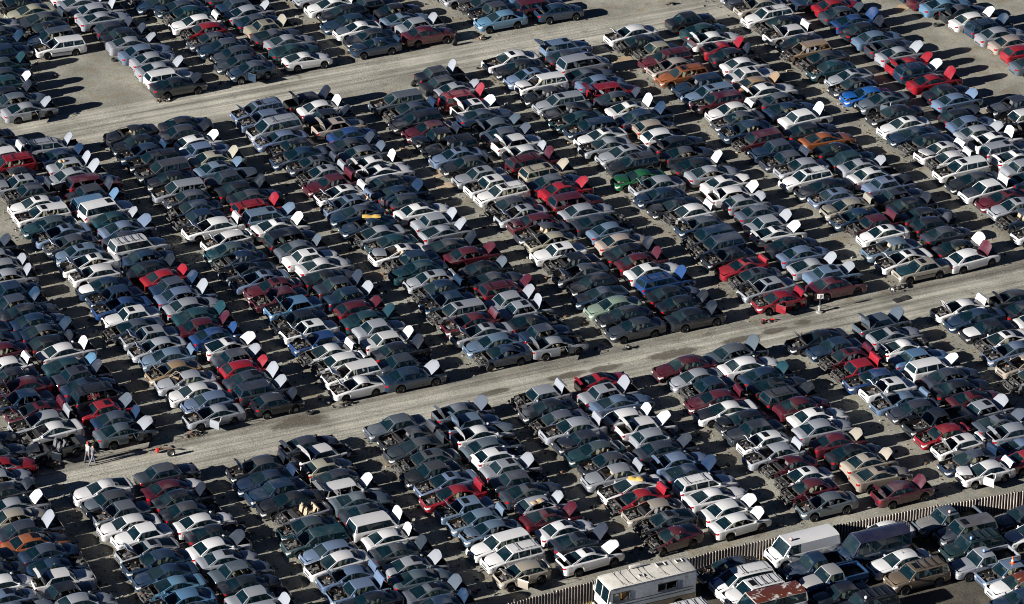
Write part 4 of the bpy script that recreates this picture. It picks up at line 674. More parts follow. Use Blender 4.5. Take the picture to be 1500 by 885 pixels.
for n, c in enumerate(cars):
    rr = random.Random(int(c['x'] * 100) * 7919 + int(c['y'] * 100)); code = c['c']; ck, bt, fl = code[0], code[1], code[2:]
    hc = None
    if 'H' in fl: k = fl.index('H'); hc = CC[fl[k + 1]]; fl = fl[:k]
    ty = TY.get(bt) or ('h0' if bt == 'h' else rr.choice(SEDANS)); s = SPEC[ty]
    tone = rr.uniform(-.18, .1); ch_ = .008 if ck in 'WS' else .05; col = tuple(max(.004, v * (1 + tone + rr.uniform(-ch_, ch_))) for v in CC[ck])
    if hc is None and rr.random() < .09: hc = CC[rr.choice('WSDKG')]
    rc = None
    if ck in 'KDNTG' and rr.random() < .25: rc = tuple(v * .7 + q * .3 for v, q in zip(col, (.13, .135, .15)))
    off = {'wagon': .62, 'suv': .6, 'minivan': .55, 'van': .6, 'pickup': -.3}.get(s['kind'], .34)
    # pivot: catalogue gives the roof centre
    sg = 1 if c['side'] == 'R' else -1
    loc = (c['x'] + sg * off + rr.uniform(-.1, .1), c['y'], 0)
    rz = (0 if sg > 0 else math.pi) + R(rr.gauss(0, 1.6)); tilt = (R(rr.uniform(-1.3, 1.3)), R(rr.choice((0, 0, -1.2, 1.0, -2.0)) if 'x' in fl or 'o' in fl else 0))
    zlift = rr.choice((.02, .05, .1, .12)); loc = (loc[0], loc[1], 0); scl = (rr.uniform(.95, 1.05), rr.uniform(.98, 1.03), rr.uniform(.96, 1.06))
    endcar = c['i'] == 0 and c['blk'] != 'far'
    P = vehicle_parts(ty, fl, col, rr, near=c.get('ind', False), rims=endcar and c.get('ind', False), hoodcol=hc, roofcol=rc, doorside=-sg)
    # bodies stand a little proud of their wheels, propped on rims
    P = [(a, me, (Matrix.Translation((0, 0, zlift)) @ M_ if a != 'wheel' else M_), cc, sb) for a, me, M_, cc, sb in P]
    if c.get('ind'):
        st = 'with open door' if 'd' in fl and 'q' not in fl else 'without roof' if 'q' in fl else 'with hood raised' if 'o' in fl else 'with exposed engine' if 'x' in fl else 'with open trunk' if 't' in fl and s['kind'] in ('sedan', 'coupe') else 'with open tailgate' if 't' in fl else 'with sunroof' if 'r' in fl and s['kind'] != 'van' else 'with closed hood'
        lab = '%s %s %s, %s %s the lane in %s block\'s %s %s-facing row' % (CN[ck], SH[bt], st, ORD[c['i'] + 1], 'below' if c['blk'] == 'near' else 'above', c['blk'], ORD[c['row']], 'left' if sg < 0 else 'right')
        c['obj'] = place(NAMES[bt], P, loc, rz, lab, CATS[bt], 'junked cars parked in double rows', tilt); c['obj'].scale = scl
    elif c['vis']:
        RM = Matrix.Translation(loc) @ Matrix.Rotation(rz, 4, 'Z') @ Matrix.Rotation(tilt[1], 4, 'Y') @ Matrix.Rotation(tilt[0], 4, 'X') @ Matrix.Diagonal((*scl, 1))
        for a, me, M_, cc, sb in P:
            mass.append((me, RM @ M_, cc))
            for a2, me2, M2, c2, _ in sb: mass.append((me2, RM @ M_ @ M2, c2))

# the several hundred cars further off, as one mass
def merge(name, items):
    slots = []; raw = {}
    CO = []; LV = []; LS = []; MI = []; CL = []; vo = 0; lo = 0
    for me, Mx, cc in items:
        if me.name not in raw:
            nv, nl, npg = len(me.vertices), len(me.loops), len(me.polygons)
            a = np.empty(nv * 3, np.float32); me.vertices.foreach_get('co', a); l = np.empty(nl, np.int32); me.loops.foreach_get('vertex_index', l)
            st = np.empty(npg, np.int32); me.polygons.foreach_get('loop_start', st); mi = np.empty(npg, np.int32); me.polygons.foreach_get('material_index', mi)
            mp = []
            for mm in me.materials:
                nme = 'paint_mass' if mm == MAT['paint'] else [k for k, v in MAT.items() if v == mm][0]
                if nme not in slots: slots.append(nme)
                mp.append(slots.index(nme))
            raw[me.name] = (a.reshape(-1, 3), l, st, np.array(mp, np.int32)[mi])
        a, l, st, mi = raw[me.name]; Mn = np.array(Mx, dtype=np.float32)
        CO.append(a @ Mn[:3, :3].T + Mn[:3, 3]); LV.append(l + vo); LS.append(st + lo); MI.append(mi); CL.append(np.tile(np.array((*cc, 1), np.float32), (len(a), 1))); vo += len(a); lo += len(l)
    CO = np.concatenate(CO); LV = np.concatenate(LV); LS = np.concatenate(LS); MI = np.concatenate(MI); CL = np.concatenate(CL)
    me = bpy.data.meshes.new(name); me.vertices.add(len(CO)); me.vertices.foreach_set('co', CO.ravel()); me.loops.add(len(LV)); me.loops.foreach_set('vertex_index', LV)
    me.polygons.add(len(LS)); me.polygons.foreach_set('loop_start', LS); me.polygons.foreach_set('material_index', MI)
    for sname in slots: me.materials.append(MAT[sname])
    at = me.attributes.new('paint_color', 'FLOAT_COLOR', 'POINT'); at.data.foreach_set('color', CL.ravel())
    me.polygons.foreach_set('use_smooth', np.ones(len(LS), bool)); me.update(calc_edges=True); me.set_sharp_from_angle(angle=R(38)); me.validate()
    print('mass', len(CO), len(LS)); return me
tag(obj('distant_junked_cars', merge('distant_junked_cars', mass)), 'several hundred junked cars in dense double rows further up the lot', 'cars', kind='stuff')

# ---------------------------------------------------------------- corrugated fence
simple('fence_shaded', (.11, .085, .08), .6, .1, var=.25, vs=1.3); simple('fence_sunlit', (.62, .55, .48), .6, .0, var=.2, vs=1.3)  # sunlit ribs and shaded valleys of the sheet painted in as two colours
simple('fence_post', (.2, .18, .15), .7, .2)
def fence():
    root = empty('corrugated_fence', (0, -43.6, 0)); tag(root, 'long brown corrugated metal fence between the car rows and the front yard', 'fence')
    q = random.Random(3); x = -60.0; per = .235; secs = []
    def fy(x):
        for (xa, ya), (xb, yb) in zip(FENCE[:-1], FENCE[1:]):
            if xa <= x <= xb: return ya + (yb - ya) * (x - xa) / (xb - xa)
        return FENCE[-1][1]
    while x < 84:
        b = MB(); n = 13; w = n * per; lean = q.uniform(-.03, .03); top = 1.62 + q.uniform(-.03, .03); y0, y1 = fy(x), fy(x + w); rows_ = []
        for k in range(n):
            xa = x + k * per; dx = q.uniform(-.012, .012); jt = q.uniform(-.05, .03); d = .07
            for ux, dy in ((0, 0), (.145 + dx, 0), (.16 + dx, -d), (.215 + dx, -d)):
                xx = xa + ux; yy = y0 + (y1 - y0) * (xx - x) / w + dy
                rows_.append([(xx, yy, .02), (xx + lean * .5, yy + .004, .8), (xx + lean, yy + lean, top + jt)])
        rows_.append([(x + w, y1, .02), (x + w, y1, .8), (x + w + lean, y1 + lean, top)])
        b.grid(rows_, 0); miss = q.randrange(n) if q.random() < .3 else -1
        b.m = [1 if (f // 2) % 4 in (1, 2) and (f // 8) != miss else 0 for f in range(len(b.m))]; o = obj('panel', b.mesh('panel', ['fence_shaded', 'fence_sunlit'], 0), root); o.location = (0, 43.6, 0)
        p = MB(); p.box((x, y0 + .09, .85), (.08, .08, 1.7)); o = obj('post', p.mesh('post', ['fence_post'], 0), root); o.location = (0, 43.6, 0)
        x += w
    p = MB()
    for (xa, ya), (xb, yb) in zip(FENCE[:-1], FENCE[1:]):
        for z in (.4, 1.35): p.tube([(xa, ya + .05, z), (xb, yb + .05, z)], .03, 4)
    o = obj('rail', p.mesh('rail', ['fence_post'], 0), root); o.location = (0, 43.6, 0)
fence()
# dry grass along the fence foot
simple('dry_grass_blade', (.3, .21, .08), .9, var=.5, vs=2)
def dry_grass():
    b = MB(); q = random.Random(11)
    def fy(x):
        for (xa, ya), (xb, yb) in zip(FENCE[:-1], FENCE[1:]):
            if xa <= x <= xb: return ya + (yb - ya) * (x - xa) / (xb - xa)
    for cx, cyo, n, sp in [(-13.8, -.9, 700, 1.8), (-16, -.6, 400, 1.5), (-.2, -.5, 300, .8), (9.9, -1.3, 380, .8), (11.3, -1.6, 420, .9), (19.4, -.5, 420, 1.4), (21, -.7, 350, 1.2), (5, -4.6, 160, .4), (7, -.4, 200, 2.5), (15, -.4, 260, 2.5), (3.4, -3.7, 200, .5), (10.6, -5.6, 220, .5), (10.2, -4, 240, .6)]:
        for _ in range(n):
            x = q.gauss(cx, sp * .6); y = fy(cx) + cyo + q.gauss(0, .3 if cyo > -1 else .35)
            if y > fy(cx) - .12: y = fy(cx) - .12 - q.random() * .2
            h = q.uniform(.12, .42); a = q.uniform(0, 6.28); l = q.uniform(0, .2); w = .02
            b.add([(x - w * math.cos(a), y - w * math.sin(a), .0), (x + w * math.cos(a), y + w * math.sin(a), .0), (x + l * math.sin(a), y + l * math.cos(a), h)], [(0, 1, 2)])
    tag(obj('dry_grass', b.mesh('dry_grass', ['dry_grass_blade'], 0)), 'dry yellow weeds along the foot of the corrugated fence', 'grass', kind='stuff')
dry_grass()
# ---------------------------------------------------------------- helpers that place things on the real ground
def ground_at(u, v, z=0):
    x = u - 750; y = 442.5 - v; xr = cr_ * x - sr_ * y; yr = sr_ * x + cr_ * y
    d = fw * F + rt * xr + up * yr; t = (z - CP.z) / d.z; return CP + d * t

# ---------------------------------------------------------------- front yard: vehicles that still run, and a motorhome
YG = 'vehicles parked in the yard in front of the fence'
simple('lamp_glass_pink', (.75, .45, .4), .2); simple('lamp_glass_blue', (.25, .45, .85), .15); simple('globe_white', (.8, .8, .82), .2)
simple('cone_orange', (.75, .13, .02), .5); simple('cone_white', (.7, .7, .7), .5)
YARD = [  # x, y (roof centre), type, colour, flags, label, roof colour, bonnet colour
 (-3.6, -44.85, 's2', 'N', 'xr', 'navy wrecked sedan without its hood, squeezed between fence and white minivan', None, None),
 (-3.25, -46.76, 'v0', 'W', 'k', 'white minivan with roof bars and blue film over one side of its windshield', None, None),
 (-3.3, -48.6, 'u0', 'W', 'rk', 'white SUV with sunroof and roof bars between minivan and rusty-roofed van', None, None),
 (-3.3, -50.75, 'V1', 'W', '', 'white passenger van with large rust patch across its roof', 'rust', None),
 (-9.6, -49.4, 'u0', 'W', 'k', 'white SUV with ladder roof rack parked alongside the motorhome', None, None),
 (2.6, -44.75, 'V0', 'W', 'c', 'white cargo van with blank sides and a pale roof lamp, beside the fence', None, None),
 (1.5, -47.1, 'p0', 'N', '', 'navy pickup with empty cargo bed in front of the white cargo van', None, None),
 (1.7, -49.1, 'p0', 'b', '', 'blue pickup with sun-bleached grey cab roof and hood', (.3, .3, .3), (.38, .38, .38)),
 (1.98, -51.2, 's1', 'K', '', 'black old sedan with chrome roof trim behind the blue pickup', None, None),
 (3.1, -53.3, 'u0', 'K', 'k', 'black SUV with framed roof rack and white globe lamp at the photo bottom', None, None),
 (7.2, -46.75, 'V2', 'N', '', 'navy high-roof conversion van with tinted side windows', (.018, .02, .05), None),
 (8.9, -44.85, 's0', 'W', '', 'white sedan mostly hidden between the navy conversion van and the fence', None, None),
 (13.3, -45.25, 'p0', 'G', '', 'grey pickup with flat open bed and pale roof lamp, nearest the fence', None, (.2, .2, .2)),
 (14.6, -47.25, 'u0', 'D', 'r', 'charcoal SUV with large sunroof and bright headlights', (.1, .1, .11), None),
 (13.9, -49.35, 'u0', 't', 'k', 'dark green SUV with ribbed roof and blue roof lamp', None, None),
 (12.7, -51.45, 'p0', 'S', '', 'silver pickup with grey lower sides and blue roof lamp', None, None),
 (8.0, -48.95, 's2', 'W', '', 'white full-size sedan with black roof antenna, closed and intact', None, None),
 (8.35, -51.2, 'u0', 'y', 'rk', 'tan two-tone SUV with sunroof and roof rack', None, None),
 (14.3, -53.25, 's1', 'L', 'x', 'blue-grey sedan without hood carrying an orange traffic cone', None, None),
 (14.2, -55.05, 's2', 'W', '', 'white sedan with rust-stained roof beside the car carrying a cone', 'rust', None),
 (13.2, -56.95, 's0', 'N', '', 'navy sedan cut by the lower right corner of the frame', None, None),
 (19.3, -47.0, 's2', 'D', '', 'charcoal sedan with matt hood by the fence at the right edge', None, (.17, .17, .17)),
 (18.8, -49.3, 's2', 'W', '', 'white sedan at the right edge below the charcoal one', None, None),
 (22.5, -53.2, 's0', 'K', '', 'black sedan parked past the right edge beside the cone car', None, None)]
SPEC['V1'] = dict(SPEC['V0'], H=2.02, bp=(.6, -.55, -1.6)); SPEC['V2'] = dict(SPEC['V0'], H=2.3, crown=.2, wr=.84, bp=(.55, -.7, -1.9), kind='van', L=5.5, xr=-2.6, xd=-2.68)
YV = {}
CC['b'] = (.014, .05, .13); CC['t'] = (.01, .028, .032); CC['y'] = (.13, .10, .07)
for n, (x, y, ty, ck, fl, lab, rc, hc) in enumerate(YARD):
    rr = random.Random(n * 31 + 5); s = SPEC[ty]; col = CC[ck]
    off = {'wagon': .62, 'suv': .6, 'minivan': .55, 'van': .6, 'pickup': -.3}.get(s['kind'], .34)
    if rc == 'rust': rcol = col
    else: rcol = rc
    P = vehicle_parts(ty, fl, col, rr, near=True, rims=True, hoodcol=hc, roofcol=rcol)
    if 'x' not in fl: P = [p for p in P if p[0] not in ('windshield', 'side_window', 'headlight', 'mirror')] + [('windshield', get((ty, 'ws'), lambda: mk_glass(s, 'windshield')), Matrix.Identity(4), col, [])] + \
        [('side_window', get((ty, 'sw', sd), lambda: mk_glass(s, sd)), Matrix.Identity(4), col, []) for sd in (-1, 1)] + [('headlight', get((ty, 'hl', sd), lambda: mk_light(s, True, sd)), Matrix.Identity(4), col, []) for sd in (-1, 1)] + [('mirror', get((ty, 'mi', sd), lambda: mk_mirror(s, sd)), Matrix.Identity(4), col, []) for sd in (-1, 1)]
    nmk = {'minivan': 'minivan', 'suv': 'sport_utility_vehicle', 'van': 'van', 'pickup': 'pickup_truck'}.get(s['kind'], 'sedan')
    ct = {'minivan': 'minivan', 'suv': 'suv', 'van': 'van', 'pickup': 'pickup truck'}.get(s['kind'], 'car')
    o = place(nmk, P, (x - off, y, 0), math.pi + R(rr.uniform(-1.2, 1.2)), lab, ct, YG); YV[n] = o
    if rc == 'rust':
        for ch in o.children:
            if ch.name.startswith('roof') and 'rack' not in ch.name:
                ch.data = ch.data.copy(); ch.data.materials[0] = MAT['rusty_white']
# blue film on the white minivan's windscreen and bonnet
for ch in YV[1].children:
    if ch.name.startswith('hood'):
        q = MB(); s = SPEC['v0']; h = hinge_f(s); rws = []
        for i in range(5):
            xx = s['xc'] + .14 + (s['L'] / 2 - .3 - s['xc']) * i / 4; W = hw(s, xx) * s['he']; z = body_ring(s, xx, 1)[5].z + .014
            rws.append([Vector((xx, yy, z + .045 * (1 - (yy / W) ** 2))) - h for yy in (-W + .03, -W * .6, -W * .25)])
        q.grid(rws, 0); simple('blue_film', (.02, .09, .42), .4); obj('blue_film', q.mesh('blue_film', ['blue_film']), ch)
def beacon(host, lx, ly, z, mat, lab):
    b = MB(); b.lathe([(0, 0), (.11, 0), (.11, .03), (.09, .05)], (0, 0, 0), 'Z', 12, 0); b.lathe([(.085, .05), (.11, .1), (.11, .17), (.08, .23), (0, .25)], (0, 0, 0), 'Z', 12, 1)
    p = host.matrix_basis @ Vector((lx, ly, z)); tag(obj('roof_lamp', b.mesh('roof_lamp', ['black_plastic', mat]), loc=p), lab, 'lamp', 'round lamps standing on vehicle roofs')
bpy.context.view_layer.update()
beacon(YV[5], 1.1, .25, 2.01, 'lamp_glass_pink', 'pinkish round lamp on the white cargo van roof')
beacon(YV[12], .1, .45, 1.665, 'lamp_glass_pink', 'pinkish round lamp on the grey flatbed pickup cab')
beacon(YV[14], .3, .3, 1.695, 'lamp_glass_blue', 'blue round lamp on the dark green SUV roof')
beacon(YV[15], .05, .1, 1.685, 'lamp_glass_blue', 'blue round lamp on the silver pickup cab')
beacon(YV[9], .35, .45, 1.68, 'globe_white', 'white globe lamp on the black SUV at the photo bottom')
b = MB(); b.box((0, 0, .02), (.36, .36, .04), 0); b.lathe([(.14, .04), (.105, .2)], (0, 0, 0), 'Z', 12, 0); b.lathe([(.105, .2), (.075, .34)], (0, 0, 0), 'Z', 12, 1); b.lathe([(.075, .34), (.03, .56), (0, .56)], (0, 0, 0), 'Z', 12, 0)
p = YV[18].matrix_basis @ Vector((-.35, 0, 1.37)); tag(obj('traffic_cone', b.mesh('traffic_cone', ['cone_orange', 'cone_white']), loc=p), 'orange traffic cone with white band standing on a blue-grey car roof', 'cone')
b = MB(); b.lathe([(0, 0), (.07, 0), (.06, .03), (0, .04)], (0, 0, 0), 'Z', 10, 0); b.tube([(0, 0, .02), (-.16, 0, .3)], .012, 4, 0)
p = YV[16].matrix_basis @ Vector((-.2, 0, 1.425)); tag(obj('antenna', b.mesh('antenna', ['black_plastic']), loc=p), 'short black magnetic antenna on the white full-size sedan roof', 'antenna')

def motorhome():
    root = empty('motorhome', (-11.2, -46.12, 0), math.pi); tag(root, 'old cream and grey motorhome with broken side windows, parked along the fence', 'motorhome')
    def dirty(name, col, spots):
        m, nt, ns, lk, b = nm(name); geo = ns.new('ShaderNodeNewGeometry'); pos = geo.outputs['Position']
        c = mixc(nt, col, tuple(v * .62 for v in col), ramp(nt, noise(nt, pos, 1.2, 6, .7), [(.35, 0.0), (.75, 1.0)]))
        c = mixc(nt, c, (.12, .085, .05), ramp(nt, noise(nt, pos, .8, 6, .72, .3), [(.60, 0.0), (.70, spots)]))
        c = mixc(nt, c, (.03, .03, .03), ramp(nt, noise(nt, pos, 3.4, 5, .8, .8), [(.70, 0.0), (.74, spots)]))
        lk.new(c, b.inputs['Base Color']); b.inputs['Roughness'].default_value = .55; MAT[name] = m
    dirty('motorhome_roof', (.78, .75, .67), .7); dirty('motorhome_side', (.5, .53, .54), .95); dirty('motorhome_skirt', (.3, .25, .18), .6)
    simple('seam', (.06, .05, .04), .8); simple('cabin_dark', (.02, .02, .022), .9); simple('curtain_orange', (.45, .2, .05), .9); simple('cupboard_white', (.55, .55, .52), .7)
    L, W, H = 6.85, 2.02, 2.98; x0, x1 = -L / 2, L / 2; w = W / 2
    # side walls with real openings
    wins = [(1.75, 3.05, 1.75, 2.42), (-1.95, -.45, 1.8, 2.38)]
    b = MB()
    for sd in (-1, 1):
        xs = sorted({x0, -2.6, -1.95, -1.2, -.45, .6, 1.75, 3.05, 3.2}); zs = [1.05, 1.4, 1.8, 1.75, 2.38, 2.42, 2.85]; zs = sorted(set(zs))
        for xa, xb in zip(xs[:-1], xs[1:]):
            for za, zb in zip(zs[:-1], zs[1:]):
                xm, zm = (xa + xb) / 2, (za + zb) / 2
                if any(p[0] < xm < p[1] and p[2] < zm < p[3] for p in wins): continue
                q = [(xa, sd * w, za), (xb, sd * w, za), (xb, sd * w, zb), (xa, sd * w, zb)]; b.poly(q if sd < 0 else q[::-1], 0)
        b.poly([(3.2, sd * w, 1.05), (3.52, sd * w * .97, 1.05), (3.45, sd * w * .97, 1.7), (3.28, sd * w * .98, 2.7), (3.2, sd * w, 2.85)][::(1 if sd < 0 else -1)], 0)
    b.poly([(x0, -w, 1.05), (x0, w, 1.05), (x0, w, 2.85), (x0, -w, 2.85)], 0)
    b.poly([(3.52, -w * .97, 1.05), (3.52, w * .97, 1.05), (3.45, w * .97, 1.7), (3.45, -w * .97, 1.7)], 1)
    b.poly([(3.28, -w * .98, 2.7), (3.28, w * .98, 2.7), (3.2, w, 2.86), (3.2, -w, 2.86)], 1)
    for y in (-w * .97, -.03, w * .97): b.tube([(3.46, y, 1.68), (3.285, y, 2.72)], .045, 4, 1)
    for z in (1.4, 1.62): 
        for sd in (-1, 1): b.box((0, sd * (w + .004), z), (6.3, .012, .03), 2)
    obj('body', b.mesh('body', ['motorhome_side', 'motorhome_roof', 'seam']), root)
    b = MB()
    for sd in (-1, 1):
        rows = []
        for x in [x0, -2.55] + [-2.1 + .45 * math.cos(R(a)) for a in range(180, -1, -30)] + [-1.6, 1.4] + [1.95 + .45 * math.cos(R(a)) for a in range(180, -1, -30)] + [2.45, 3.5]:
            zz = .55
            for xw in (-2.1, 1.95):
                if abs(x - xw) <= .45: zz = max(zz, .4 + math.sqrt(max(0, .45 ** 2 - (x - xw) ** 2)))
            rows.append([(x, sd * (w - .02), zz), (x, sd * (w - .01), 1.05)])
        b.grid(rows if sd > 0 else [r[::-1] for r in rows], 0)
    b.poly([(x0 + .01, -w, .55), (x0 + .01, w, .55), (x0 + .01, w, 1.05), (x0 + .01, -w, 1.05)], 0); b.box((0, 0, .6), (6.2, 1.7, .12), 1)
    obj('skirt', b.mesh('skirt', ['motorhome_skirt', 'underbody']), root)
    b = MB(); rows = []
    for x in (x0 - .03, x0 + .1, -1.5, 0, 1.5, 3.0, 3.3): rows.append([(x, u * (w + .03), 2.86 + .11 * (1 - abs(u) ** 4) - (.05 if x in (x0 - .03, 3.3) else 0)) for u in (-1, -.96, -.6, -.2, .2, .6, .96, 1)])
    b.grid(rows, 0)
    for x in (2.2, 1.75, 1.05, .35, -.05, -1.15, -2.2): b.box((x, 0, 2.972), (.035, W * .97, .008), 1)
    rf = obj('roof', b.mesh('roof', ['motorhome_roof', 'seam']), root)
    for (x, y, sx, sy) in ((-2.75, -.35, .45, .45), (-1.35, -.45, .62, .5), (.55, .35, .34, .3)):
        b = MB(); b.box((x, y, 2.985), (sx, sy, .03), 0); b.box((x, y, 3.003), (sx * .72, sy * .72, .01), 1)
        for k in (-1, 1): b.box((x + k * sx * .5, y, 3.01), (.04, sy, .06), 0); b.box((x, y + k * sy * .5, 3.01), (sx, .04, .06), 0)
        obj('roof_vent', b.mesh('roof_vent', ['motorhome_roof', 'cabin_dark']), rf)
    b = MB(); b.lathe([(0, -.42), (.12, -.42), (.13, -.36), (.13, .36), (.12, .42), (0, .42)], (.45, -.86, 3.08), 'X', 10, 0); obj('air_conditioner', b.mesh('air_conditioner', ['motorhome_roof']), rf)
    for sd in (-1, 1):
        b = MB(); y0_, y1_ = (.04, w * .9) if sd > 0 else (-w * .9, -.04); b.poly([(3.455, y0_, 1.74), (3.455, y1_, 1.74), (3.305, y1_, 2.6), (3.305, y0_, 2.6)], 0); obj('windshield', b.mesh('windshield', ['glass']), root)
        for (xa, xb, za, zb) in wins:
            f = MB()
            for c_, d_ in ((((xa + xb) / 2, sd * (w + .005), za), (xb - xa + .1, .04, .06)), (((xa + xb) / 2, sd * (w + .005), zb), (xb - xa + .1, .04, .06)), ((xa, sd * (w + .005), (za + zb) / 2), (.06, .042, zb - za)), ((xb, sd * (w + .005), (za + zb) / 2), (.06, .042, zb - za)), (((xa + xb) / 2 + .1, sd * w, (za + zb) / 2), (.05, .03, zb - za))): f.box(c_, d_, 0)
            f.poly([(xa, sd * w * .995, za), (xa + .45, sd * w * .995, za), (xa + .2, sd * w * .995, za + .35)], 1); f.poly([(xb, sd * w * .995, zb), (xb - .3, sd * w * .995, zb), (xb, sd * w * .995, zb - .3)], 1)
            obj('window', f.mesh('window', ['primer', 'glass']), root)
    b = MB(); b.poly([(x0 + .1, -w + .05, 1.1), (3.2, -w + .05, 1.1), (3.2, w - .05, 1.1), (x0 + .1, w - .05, 1.1)], 0); b.box((2.05, .3, 1.95), (.35, .8, .55), 1); b.box((2.6, .35, 1.6), (.5, .45, .7), 2); b.box((-1.2, -.2, 1.7), (.9, .5, 1.0), 2); b.box((-.6, .3, 1.6), (.2, .6, .8), 0)
    b.poly([(x0 + .05, -w * .9, 2.84), (3.1, -w * .9, 2.84), (3.1, w * .9, 2.84), (x0 + .05, w * .9, 2.84)], 0); obj('cabin_interior', b.mesh('cabin_interior', ['cabin_dark', 'curtain_orange', 'cupboard_white']), root)
    for sd in (-1, 1):
        b = MB(); b.tube([(3.2, sd * w, 1.9), (3.35, sd * (w + .25), 1.85)], .02, 4, 0); b.box((3.35, sd * (w + .28), 1.8), (.1, .2, .38), 1); obj('mirror', b.mesh('mirror', ['bare_metal', 'cupboard_white']), root)
        b = MB(); b.box((3.53, sd * .72, 1.25), (.04, .22, .18), 0); obj('headlight', b.mesh('headlight', ['clear_lens']), root)
        for xw in (-2.1, 1.95):
            s_ = dict(SPEC['V0'], r=.38); o = obj('wheel', get(('rv', 'w'), lambda: mk_wheel(s_, False)), root, loc=(xw, sd * (w - .16), .38))
    b = MB(); b.box((3.6, 0, .72), (.14, 2.0, .22), 0); obj('bumper', b.mesh('bumper', ['motorhome_roof']), root)
motorhome()

# ---------------------------------------------------------------- people
simple('skin', (.42, .23, .16), .6)
def person(u, v, heading, label, shirt, trousers, hair, pose, bag=None, cap=None):
    g = ground_at(u, v); k = 1.0
    mats = ['skin']; 
    for nm_, c in (('shirt', shirt), ('trousers', trousers), ('hair', hair), ('shoe', (.05, .05, .05))):
        key = '%s_%.2f_%.2f_%.2f' % (nm_, *c)
        if key not in MAT: simple(key, c, .9, var=.15)
        mats.append(key)
    lean, aL, aR, fL, fR, stride = pose
    V = []; Ra = []; E = []; G = []
    def v_(p, r, g_): V.append(Vector(p)); Ra.append(r); G.append(g_); return len(V) - 1
    sl, cl = math.sin(lean), math.cos(lean)
    def T_(x, y, z): return (x * cl + (z - .93) * sl, y, .93 + (z - .93) * cl - x * sl)   # torso leans about the hips
    pel = v_((0, 0, .95), .145, 2); wa = v_(T_(0, 0, 1.1), .13, 1); ch = v_(T_(.01, 0, 1.32), .155, 1); nk = v_(T_(0, 0, 1.49), .062, 0); hd = v_(T_(.02, 0, 1.6), .085, 0); hd2 = v_(T_(.015, 0, 1.69), .088, 0); ns_ = v_(T_(.115, 0, 1.6), .018, 0)
    E += [(pel, wa), (wa, ch), (ch, nk), (nk, hd), (hd, hd2), (hd, ns_)]
    for sd, a, fb in ((1, aL, fL), (-1, aR, fR)):
        sh = v_(T_(0, sd * .19, 1.42), .07, 1); E.append((ch, sh))
        d1 = Vector((math.sin(a), sd * .12, -math.cos(a))).normalized(); el = Vector(T_(0, sd * .2, 1.42)) + d1 * .28
        d2 = Vector((math.sin(a + fb), -sd * .02, -math.cos(a + fb))).normalized(); wr_ = el + d2 * .25; pa = wr_ + d2 * .08
        e = v_(el, .048, 1); w_ = v_(wr_, .034, 1); pm = v_(pa, .036, 0); E += [(sh, e), (e, w_), (w_, pm)]
        side_ = Vector((d2.z, 0, -d2.x)).normalized()
        for i, (o_, ln) in enumerate(((-.032, .07), (-.011, .08), (.011, .076), (.032, .06))):
            f1 = pa + side_ * o_ + d2 * .03; f2 = f1 + d2 * ln * .6; f3 = f2 + (d2 + Vector((0, -sd * .6, 0))).normalized() * ln * .5
            a1 = v_(f1, .010, 0); a2 = v_(f2, .009, 0); a3 = v_(f3, .008, 0); E += [(pm, a1), (a1, a2), (a2, a3)]
        t1 = v_(wr_ + d2 * .03 - side_ * .045, .011, 0); t2 = v_(wr_ + d2 * .075 - side_ * .07, .009, 0); E += [(w_, t1), (t1, t2)]
        st = stride * sd; hp = v_((0, sd * .09, .9), .105, 2); kn = v_((.42 * math.sin(st), sd * .1, .9 - .42 * math.cos(st)), .068, 2)
        s2 = st - abs(stride) * .35; an = v_((V[kn].x + .41 * math.sin(s2), sd * .1, max(.07, V[kn].z - .41 * math.cos(s2))), .046, 2); hl = v_((V[an].x + .02, sd * .1, .05), .045, 4); to = v_((V[an].x + .2, sd * .12, .04), .04, 4)
        E += [(pel, hp), (hp, kn), (kn, an), (an, hl), (hl, to)]
    me = bpy.data.meshes.new('person_skel'); me.from_pydata([tuple(p) for p in V], E, []); tmp = bpy.data.objects.new('person_tmp', me); COL.objects.link(tmp)
    md = tmp.modifiers.new('s', 'SKIN'); lay = me.skin_vertices[0] if me.skin_vertices else None
    if lay is None:
        import bmesh
        bm = bmesh.new(); bm.from_mesh(me); bm.verts.layers.skin.verify(); bm.to_mesh(me); bm.free(); lay = me.skin_vertices[0]
    for i, r in enumerate(Ra): lay.data[i].radius = (r, r * (.72 if G[i] in (1, 2) and r > .12 else 1)) if False else (r, r)
    for i in range(len(Ra)): lay.data[i].use_root = (i == pel)
    md.use_smooth_shade = True; sub = tmp.modifiers.new('u', 'SUBSURF'); sub.levels = 2; sub.render_levels = 2
    dg = bpy.context.evaluated_depsgraph_get(); ev = tmp.evaluated_get(dg); me2 = bpy.data.meshes.new_from_object(ev, depsgraph=dg)
    bpy.data.objects.remove(tmp); me2.materials.clear(); me2.name = 'person'
    for x in mats: me2.materials.append(MAT[x])
    Vn = np.array([tuple(p) for p in V]); mi = []
    for pl in me2.polygons:
        c = np.array(pl.center); dd = ((Vn - c) ** 2).sum(1) - np.array(Ra) ** 2; mi.append(G[int(np.argmin(dd))])
    me2.polygons.foreach_set('material_index', mi)
    o = obj('person', me2); o.location = (g.x, g.y, 0); o.rotation_euler = (0, 0, heading); tag(o, label, 'person')
    b = MB(); c = Vector(T_(-.005, 0, 1.655))
    prof = [(.0, .125), (.06, .112), (.098, .07), (.112, .01), (.108, -.04)] if not cap else [(0, .13), (.07, .12), (.108, .07), (.114, .02), (.112, .0)]
    b.lathe(prof, c, 'Z', 14, 0)
    if cap: b.box(c + Vector((.14, 0, .01)), (.12, .13, .02), 0)
    if cap and 'cap_red' not in MAT: simple('cap_red', (.35, .03, .03), .8)
    obj('cap' if cap else 'hair', b.mesh('hair', ['cap_red' if cap else mats[3]]), o)
